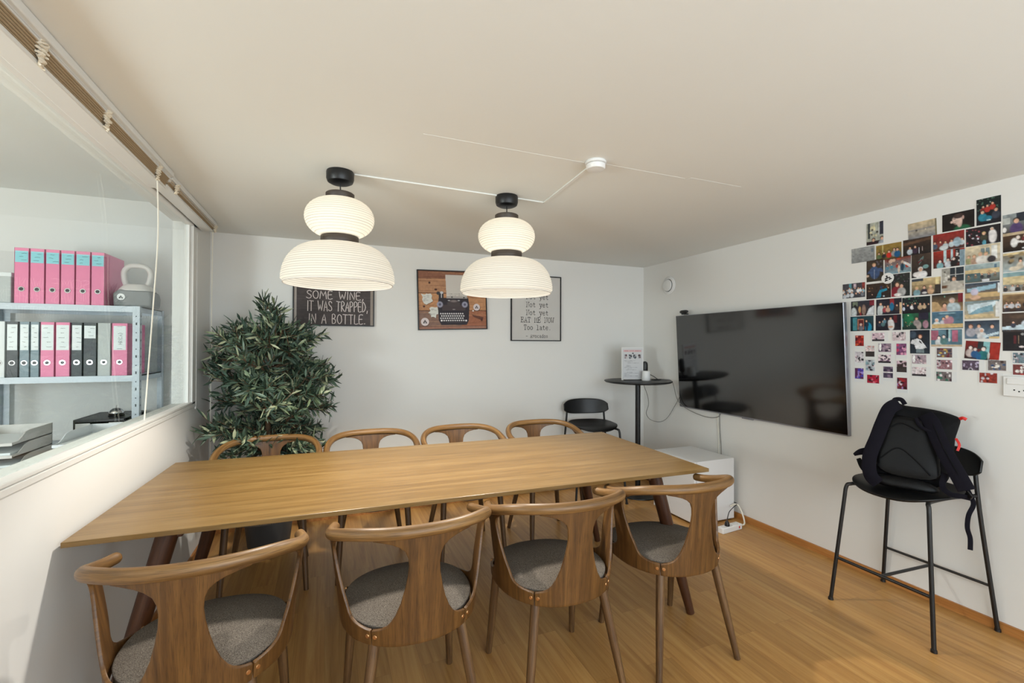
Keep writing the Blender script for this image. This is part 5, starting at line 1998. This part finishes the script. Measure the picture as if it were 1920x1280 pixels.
pic(1.400, 1.655, 'L', 'print of diners below a sand coloured awning beside a lamp', lambda c: bgc(c, (210, 186, 140), (50, 44, 46)).r(0, 0, .4, .16, (70, 76, 84)).r(0, .38, 1, .44, (150, 128, 96)).p(.18, .58, .12, (130, 166, 176), (206, 176, 120)).p(.44, .56, .12, (58, 50, 64)).p(.66, .54, .11, (196, 160, 128), (196, 170, 124)).r(.82, .0, .94, .4, (226, 210, 160)).r(.8, .45, 1, 1, (56, 50, 48)).e(.45, .88, .12, .06, WH))
pic(1.288, 1.673, 'P', 'upright print of a man in a beige sweater before a window', lambda c: bgc(c, (160, 158, 150), (190, 184, 172)).r(.4, 0, 1, .55, (46, 54, 62)).r(.62, 0, .66, .55, (206, 208, 206)).r(.4, .26, 1, .29, (206, 208, 206)).spots(10, [(70, 64, 60), (214, 212, 206)], .02, .05, (.1, .05, .35, .6)).r(0, .68, 1, .8, (96, 66, 48)).e(.62, .80, .26, .22, (196, 190, 180)).p(.56, .46, .10, (196, 190, 180), (110, 80, 60)).r(0, .92, 1, 1, (216, 202, 176)))
pic(1.176, 1.694, 'L', 'print of a long table under a sand coloured band, glare painted in', lambda c: bgc(c, (174, 194, 196), (86, 86, 78)).r(.84, .1, .92, .4, (90, 120, 140)).r(0, .28, 1, .55, (216, 194, 150)).e(.72, .5, .16, .10, (190, 160, 124)).r(.02, .5, .45, .95, (84, 108, 112)).crowd(5, [(60, 60, 66), (120, 110, 96)], .55, .62, .05, .06).r(.5, .85, .72, .98, (212, 214, 220)))  # pale tones paint the glare on this print
pic(1.038, 1.636, 'L', 'print with painted-in blue glare above a sandy band in the rightmost column', lambda c: bgc(c, (140, 176, 182), (150, 140, 130)).r(0, .22, 1, .62, (214, 196, 154)).e(.5, .62, .5, .06, (180, 164, 130)).crowd(6, [(56, 56, 60), (206, 206, 206), (110, 96, 84)], .70, .76, .06, .08))  # glare is part of the picture colour here
pic(1.176, 1.603, 'L', 'print of a hand over a table in blue and sand, glare painted in', lambda c: bgc(c, (56, 74, 92), (150, 128, 100)).poly([(.05, .3), (.9, .12), (.9, .36), (.4, .48), (.05, .5)], (150, 186, 204)).r(0, .56, 1, .82, (200, 172, 126)).e(.28, .5, .16, .20, (196, 190, 210)).e(.3, .80, .22, .13, (214, 176, 150)).r(.94, .1, 1, .6, (222, 226, 228)))  # pale blue area is glare painted into the picture
pic(1.711, 1.562, 'L', 'print of two large white shirts framing a face, left end of its row', lambda c: bgc(c, (50, 54, 66), (60, 46, 44)).r(.05, .05, .28, .35, (120, 130, 110)).r(.8, .0, 1, .35, (120, 36, 50)).e(.18, .42, .10, .18, (40, 36, 34)).e(.12, .80, .18, .36, (200, 206, 206)).poly([(.65, 1), (.78, .55), (1, .35), (1, 1)], (216, 220, 226)).e(.38, .6, .08, .22, (200, 160, 110)).e(.56, .62, .12, .35, (150, 124, 112)).e(.42, .9, .05, .12, (150, 50, 60)))
pic(1.574, 1.561, 'L', 'print of a man in a white tee left of a mixed party', lambda c: bgc(c, (38, 36, 48)).r(.55, .0, .7, .4, (140, 44, 48)).p(.18, .32, .12, (196, 204, 206), (70, 54, 48)).e(.15, .8, .15, .32, (196, 204, 206)).p(.34, .5, .09, (150, 60, 70)).p(.47, .5, .09, (196, 160, 140), (130, 90, 60)).e(.62, .52, .12, .26, (36, 110, 150)).p(.82, .45, .08, (74, 60, 56)).r(.93, .3, 1, 1, (204, 176, 140)))
pic(1.445, 1.559, 'L', 'print of a row of friends before a green lit tree', lambda c: bgc(c, (26, 36, 40), (26, 24, 32)).spots(22, [(90, 150, 110), (50, 104, 84), (140, 170, 140)], .015, .03, (0, 0, .6, .45)).crowd(7, [(30, 30, 44), (222, 220, 222), (40, 36, 44), (196, 170, 140), (210, 214, 218)], .36, .50, .07, .09).e(.06, .7, .06, .12, (206, 214, 230)))
pic(1.311, 1.561, 'L', 'print of two laughing people leaning together over a beige blur', lambda c: bgc(c, (34, 32, 34), (150, 124, 90)).e(.42, .14, .03, .04, (120, 190, 170)).r(.86, 0, 1, .5, (120, 36, 46)).poly([(0, .4), (.2, .45), (.4, 1), (0, 1)], (190, 160, 118)).p(.42, .66, .15, (206, 160, 140), (26, 22, 24)).e(.78, .85, .2, .3, (178, 194, 202)).p(.66, .42, .17, (178, 194, 202), (190, 176, 170), (216, 182, 166)))
pic(1.178, 1.515, 'L', 'pale blue room print with a sandy table edge and painted-in glare, below the hand', lambda c: bgc(c, (120, 140, 146), (196, 180, 150)).poly([(.08, .2), (.95, .05), (.85, .35), (.1, .7)], (206, 222, 230)).poly([(.12, .72), (.4, .42), (.8, .25), (.84, .6), (.2, .75)], (128, 166, 182)).r(.0, .76, .85, .92, (212, 190, 148)).r(.9, .1, 1, .9, (222, 222, 220)), rot=0)  # pale polygons put glare into the print colour
pic(1.040, 1.542, 'L', 'print of a packed dark red dinner, fifth in the rightmost column', lambda c: bgc(c, (160, 130, 92), (44, 30, 34)).r(0, 0, 1, .08, (222, 204, 170)).e(.5, .26, .6, .12, (120, 96, 70)).crowd(6, [(90, 34, 44), (40, 36, 40), (200, 200, 206)], .45, .58, .06, .08).crowd(4, [(210, 210, 212), (60, 54, 60)], .72, .78, .07, .08))
pic(1.715, 1.470, 'L', 'print of someone in a bright blue jacket beside a doorway', lambda c: bgc(c, (36, 66, 76), (24, 40, 46)).r(.1, .08, .28, .95, (70, 136, 144)).r(.32, .18, .60, .9, (176, 120, 96)).r(.36, .24, .56, .9, (96, 34, 36)).p(.46, .58, .10, (110, 110, 120), (200, 190, 190)).e(.78, .78, .2, .32, (22, 144, 182)).p(.70, .34, .10, (34, 50, 66), (40, 32, 30)).e(.72, .8, .07, .28, (36, 52, 70)))
pic(1.577, 1.470, 'L', 'print of a man in a white tee with folded arms', lambda c: bgc(c, (32, 30, 42)).p(.16, .45, .08, (50, 56, 74)).p(.30, .42, .08, (84, 116, 120)).p(.36, .26, .07, (90, 130, 150)).r(.72, .05, .84, .5, (96, 36, 44)).e(.62, .68, .17, .34, (216, 216, 218)).p(.60, .24, .11, (216, 216, 218), (30, 26, 26)).e(.60, .78, .15, .06, (196, 150, 126)))
pic(1.445, 1.471, 'L', 'print of a woman beside a green decorated tree', lambda c: bgc(c, (34, 84, 62), (30, 50, 48)).e(.25, .35, .25, .36, (32, 110, 74)).e(.22, .12, .03, .04, (226, 226, 200)).spots(8, [(196, 70, 50), (150, 180, 150)], .02, .03, (.1, .5, .4, .9)).r(.6, 0, .95, .4, (40, 36, 56)).e(.60, .75, .13, .26, (170, 160, 156)).p(.52, .34, .11, (150, 140, 140), (50, 40, 38)).e(.84, .7, .14, .24, (170, 130, 146)).r(0, .3, .04, .8, (90, 156, 170)))
pic(1.311, 1.471, 'L', 'print of a white hat beside a pink sweater over a sandy table', lambda c: bgc(c, (70, 104, 128), (90, 124, 140)).e(.5, .1, .4, .06, (140, 176, 190)).p(.16, .50, .12, (214, 220, 222), (222, 220, 222)).p(.38, .42, .11, (190, 190, 200), (60, 48, 50)).p(.50, .32, .11, (178, 130, 148), (206, 180, 150)).e(.6, .52, .16, .22, (182, 130, 148)).r(0, .72, 1, .96, (206, 178, 126)))
pic(1.178, 1.418, 'L', 'hazy blue print of three at a table, one in a white hat', lambda c: bgc(c, (50, 58, 72), (96, 120, 140)).p(.18, .32, .14, (170, 170, 180), (110, 70, 56)).p(.42, .30, .12, (180, 176, 180), (30, 26, 30)).p(.50, .55, .13, (220, 222, 224), (222, 220, 220)).p(.80, .34, .13, (90, 106, 124), (40, 40, 50)).poly([(.5, .85), (1, .6), (1, .75), (.6, .95)], (196, 216, 226)).r(.7, .9, 1, 1, (206, 180, 130)))
pic(1.042, 1.448, 'L', 'print of a dark hut with a pale table, sixth in the rightmost column', lambda c: bgc(c, (72, 56, 48), (60, 52, 52)).e(.5, .2, .4, .10, (90, 72, 60)).e(.62, .62, .16, .22, (212, 222, 232)).poly([(0, .72), (.6, .6), (1, .66), (1, .86), (0, .9)], (196, 214, 224)).p(.3, .5, .07, (60, 66, 84)).p(.64, .40, .08, (206, 214, 222)).spots(8, [(60, 80, 96)], .02, .03, (0, .85, 1, .98)))
pic(1.428, 1.360, 'P', 'upright print of a figure in a billowing white dress', lambda c: bgc(c, (28, 34, 46), (40, 50, 60)).e(.15, .2, .12, .16, (60, 74, 90)).p(.52, .28, .10, (30, 30, 36), (110, 60, 44)).poly([(.02, .56), (.1, .42), (.38, .36), (.55, .42), (.85, .74), (.6, .82), (.3, .8), (.22, .62)], (222, 224, 228)).r(.32, .8, .72, .96, (120, 136, 142)).poly([(.48, .42), (.62, .56), (.58, .58), (.46, .5)], (40, 40, 46)))
pic(1.315, 1.379, 'L', 'hazy print of two white faces before pink and teal walls', lambda c: bgc(c, (96, 130, 144), (86, 122, 140)).r(0, .05, .25, .6, (160, 96, 116)).r(.68, .05, .88, .7, (176, 104, 128)).r(.5, 0, .58, .5, (40, 60, 72)).r(.58, 0, .64, .6, (160, 196, 200)).p(.26, .48, .12, (210, 216, 220), (30, 26, 30), (240, 226, 220)).p(.42, .42, .12, (90, 130, 130), (26, 24, 28), (240, 226, 220)).e(.6, .6, .05, .1, (220, 220, 220)).r(0, .9, 1, 1, (196, 176, 150)))
pic(1.177, 1.316, 'L', 'tilted print of three people in blue and green before red walls', lambda c: bgc(c, (132, 34, 30), (40, 30, 36)).r(.36, 0, .52, .4, (40, 50, 56)).r(.52, 0, .72, .7, (130, 180, 184)).r(.74, .05, 1, .95, (160, 44, 34)).p(.16, .38, .13, (196, 180, 176), (60, 44, 44), (240, 224, 218)).p(.30, .45, .12, (40, 84, 130), (60, 44, 44), (240, 224, 218)).p(.54, .40, .15, (36, 110, 116), (40, 30, 34), (240, 224, 218)).e(.42, .85, .10, .20, (30, 92, 140)).e(.7, .75, .04, .2, (206, 210, 206)), rot=.085)
pic(1.040, 1.360, 'L', 'dark print with a pale figure at its right, lowest print of the rightmost column', lambda c: bgc(c, (28, 26, 30), (34, 32, 38)).r(.28, .2, .36, .6, (96, 36, 44)).r(.40, .2, .44, .6, (140, 120, 100)).e(.52, .12, .06, .06, (150, 150, 150)).e(.78, .45, .10, .25, (216, 180, 120)).e(.86, .85, .14, .12, (110, 130, 140)).e(.5, .78, .10, .05, (226, 216, 216)))

# round sticker over two prints
t = thing('round_sticker', 'round white sticker with a black mark overlapping three prints', 'sticker', (xr(1.578) - .0032, 1.578, 1.722), -PI / 2 - RWR)
MB().lathe([(0, .001), (.031, .001), (.0312, 0)], 36, M=Matrix.Rotation(PI / 2, 4, 'X')).obj('disc', M['white_plastic'], t)
people_mark(.031, Matrix.Translation((0, -.0016, 0)) @ Matrix.Rotation(-.35, 4, 'Y')).obj('sticker_mark', M['ink'], t, smooth=0)


# ---- instant pictures
def party(c, base, cols, n=12):
    bgc(c, base)
    c.spots(n, cols, .06, .16)
    return c


REDS = [(200, 60, 56), (110, 24, 30), (226, 150, 130), (60, 26, 34), (214, 90, 60)]
MAUV = [(60, 50, 66), (200, 170, 186), (110, 84, 110), (226, 214, 220), (40, 34, 42)]
BW = [(40, 38, 44), (226, 218, 220), (150, 140, 150), (70, 64, 72), (200, 176, 180)]
PNK = [(200, 70, 110), (110, 60, 100), (70, 50, 90), (226, 160, 190), (40, 36, 50)]
INST = [
    (1.728, 1.368, 'p', 'red toned instant photo, top of the column beside the screen', (150, 40, 36), REDS),
    (1.628, 1.389, 'l', 'landscape instant photo of a pale pink party in the top instant row', (206, 180, 190), MAUV),
    (1.524, 1.391, 'l', 'instant photo with a white glare strip and red figure in the top instant row', (206, 190, 194), BW + [(150, 40, 50)]),
    (1.671, 1.306, 'p', 'upright instant photo, dark below and pale above, upper one of the second column', (200, 190, 190), [(226, 206, 206), (200, 150, 146)]),
    (1.594, 1.327, 'l', 'instant photo with a round white blot and two dark figures', (150, 130, 146), MAUV),
    (1.513, 1.319, 'p', 'upright magenta and violet instant photo left of the white dress print', (130, 80, 120), PNK),
    (1.729, 1.270, 'p', 'black and white looking instant photo in the column beside the screen', (206, 200, 206), BW),
    (1.596, 1.264, 'l', 'pale instant photo with small pink figures below the round-blot one', (222, 206, 210), MAUV),
    (1.671, 1.222, 'p', 'upright instant photo in pale teal and rose, lower one of the second column', (180, 190, 196), [(120, 150, 160), (222, 190, 196), (50, 44, 56)]),
    (1.512, 1.224, 'p', 'upright instant photo of a dark silhouette under a pale sky', (206, 180, 190), [(60, 44, 46)]),
    (1.730, 1.172, 'p', 'violet and dark red instant photo, bottom of the column beside the screen', (90, 40, 80), [(70, 60, 160), (120, 24, 40), (150, 130, 200)]),
    (1.655, 1.144, 'l', 'crimson landscape instant photo lowest in the second column', (170, 30, 56), [(200, 50, 70), (60, 30, 40), (226, 120, 140)]),
    (1.578, 1.188, 'p', 'instant photo of two stacked dark strips below the small pink figures', (80, 70, 90), [(60, 50, 70), (130, 110, 130)]),
    (1.510, 1.130, 'p', 'red and violet upright instant photo, lowest of all the instant photos', (120, 40, 56), [(150, 130, 180), (160, 40, 46), (50, 24, 34), (214, 190, 200)]),
    (1.431, 1.266, 'l', 'instant photo with a white wavy glare directly under the white dress print', (170, 150, 160), BW),
    (1.432, 1.200, 'l', 'pale instant photo with dark lower edge, second under the white dress print', (222, 210, 212), BW),
    (1.323, 1.303, 'l', 'instant photo of a yellow and dark red figure under the pink and teal print', (110, 90, 90), [(200, 170, 90), (110, 40, 50), (180, 210, 220), (60, 60, 80)]),
    (1.323, 1.242, 'l', 'instant photo of a rosy group, middle of three under the pink and teal print', (150, 110, 116), MAUV),
    (1.325, 1.181, 'l', 'instant photo with green glare and dark figures, lowest of three in its column', (120, 110, 110), [(60, 120, 100), (226, 220, 220), (60, 40, 50)]),
    (1.220, 1.243, 'l', 'violet grey instant photo of a car wheel shape under the tilted print', (84, 70, 88), [(120, 104, 124), (60, 50, 64), (190, 180, 206)]),
    (1.124, 1.246, 'l', 'instant photo with orange and blue patches right below the tilted print', (120, 110, 110), [(206, 140, 60), (60, 90, 130), (226, 222, 216), (60, 44, 44)]),
    (1.155, 1.185, 'l', 'rust red instant photo left of the light switch', (140, 50, 40), [(160, 60, 44), (90, 30, 30), (206, 200, 206)]),
    (1.038, 1.284, 'l', 'instant photo with silvery face shapes in the rightmost column', (110, 130, 140), BW),
    (1.038, 1.230, 'l', 'instant photo with a red blur and white plate just above the light switch', (120, 60, 60), [(170, 60, 56), (230, 226, 222), (84, 50, 60)]),
]
for k, (y, z, kd, lb, base, cols) in enumerate(INST):
    def dr(c, base=base, cols=cols, k=k):
        party(c, base, cols, 14)
        if k in (3, 9):
            c.r(0, .52, 1, 1, (60, 52, 52))
        if k == 9:
            c.e(.5, .45, .12, .2, (54, 42, 44))
        if k in (4, 14):
            c.e(.12, .4, .14, .5, (236, 236, 236), .08)
        if k == 12:
            c.r(0, .46, 1, .56, (226, 222, 224))
        if k in (1, 7, 15):
            c.r(0, .8, 1, 1, (50, 46, 52))
        if k == 19:
            c.e(.5, .95, .2, .2, (190, 186, 196)).e(.5, .95, .12, .12, (60, 54, 62))
    pic(y, z, kd, lb, dr)
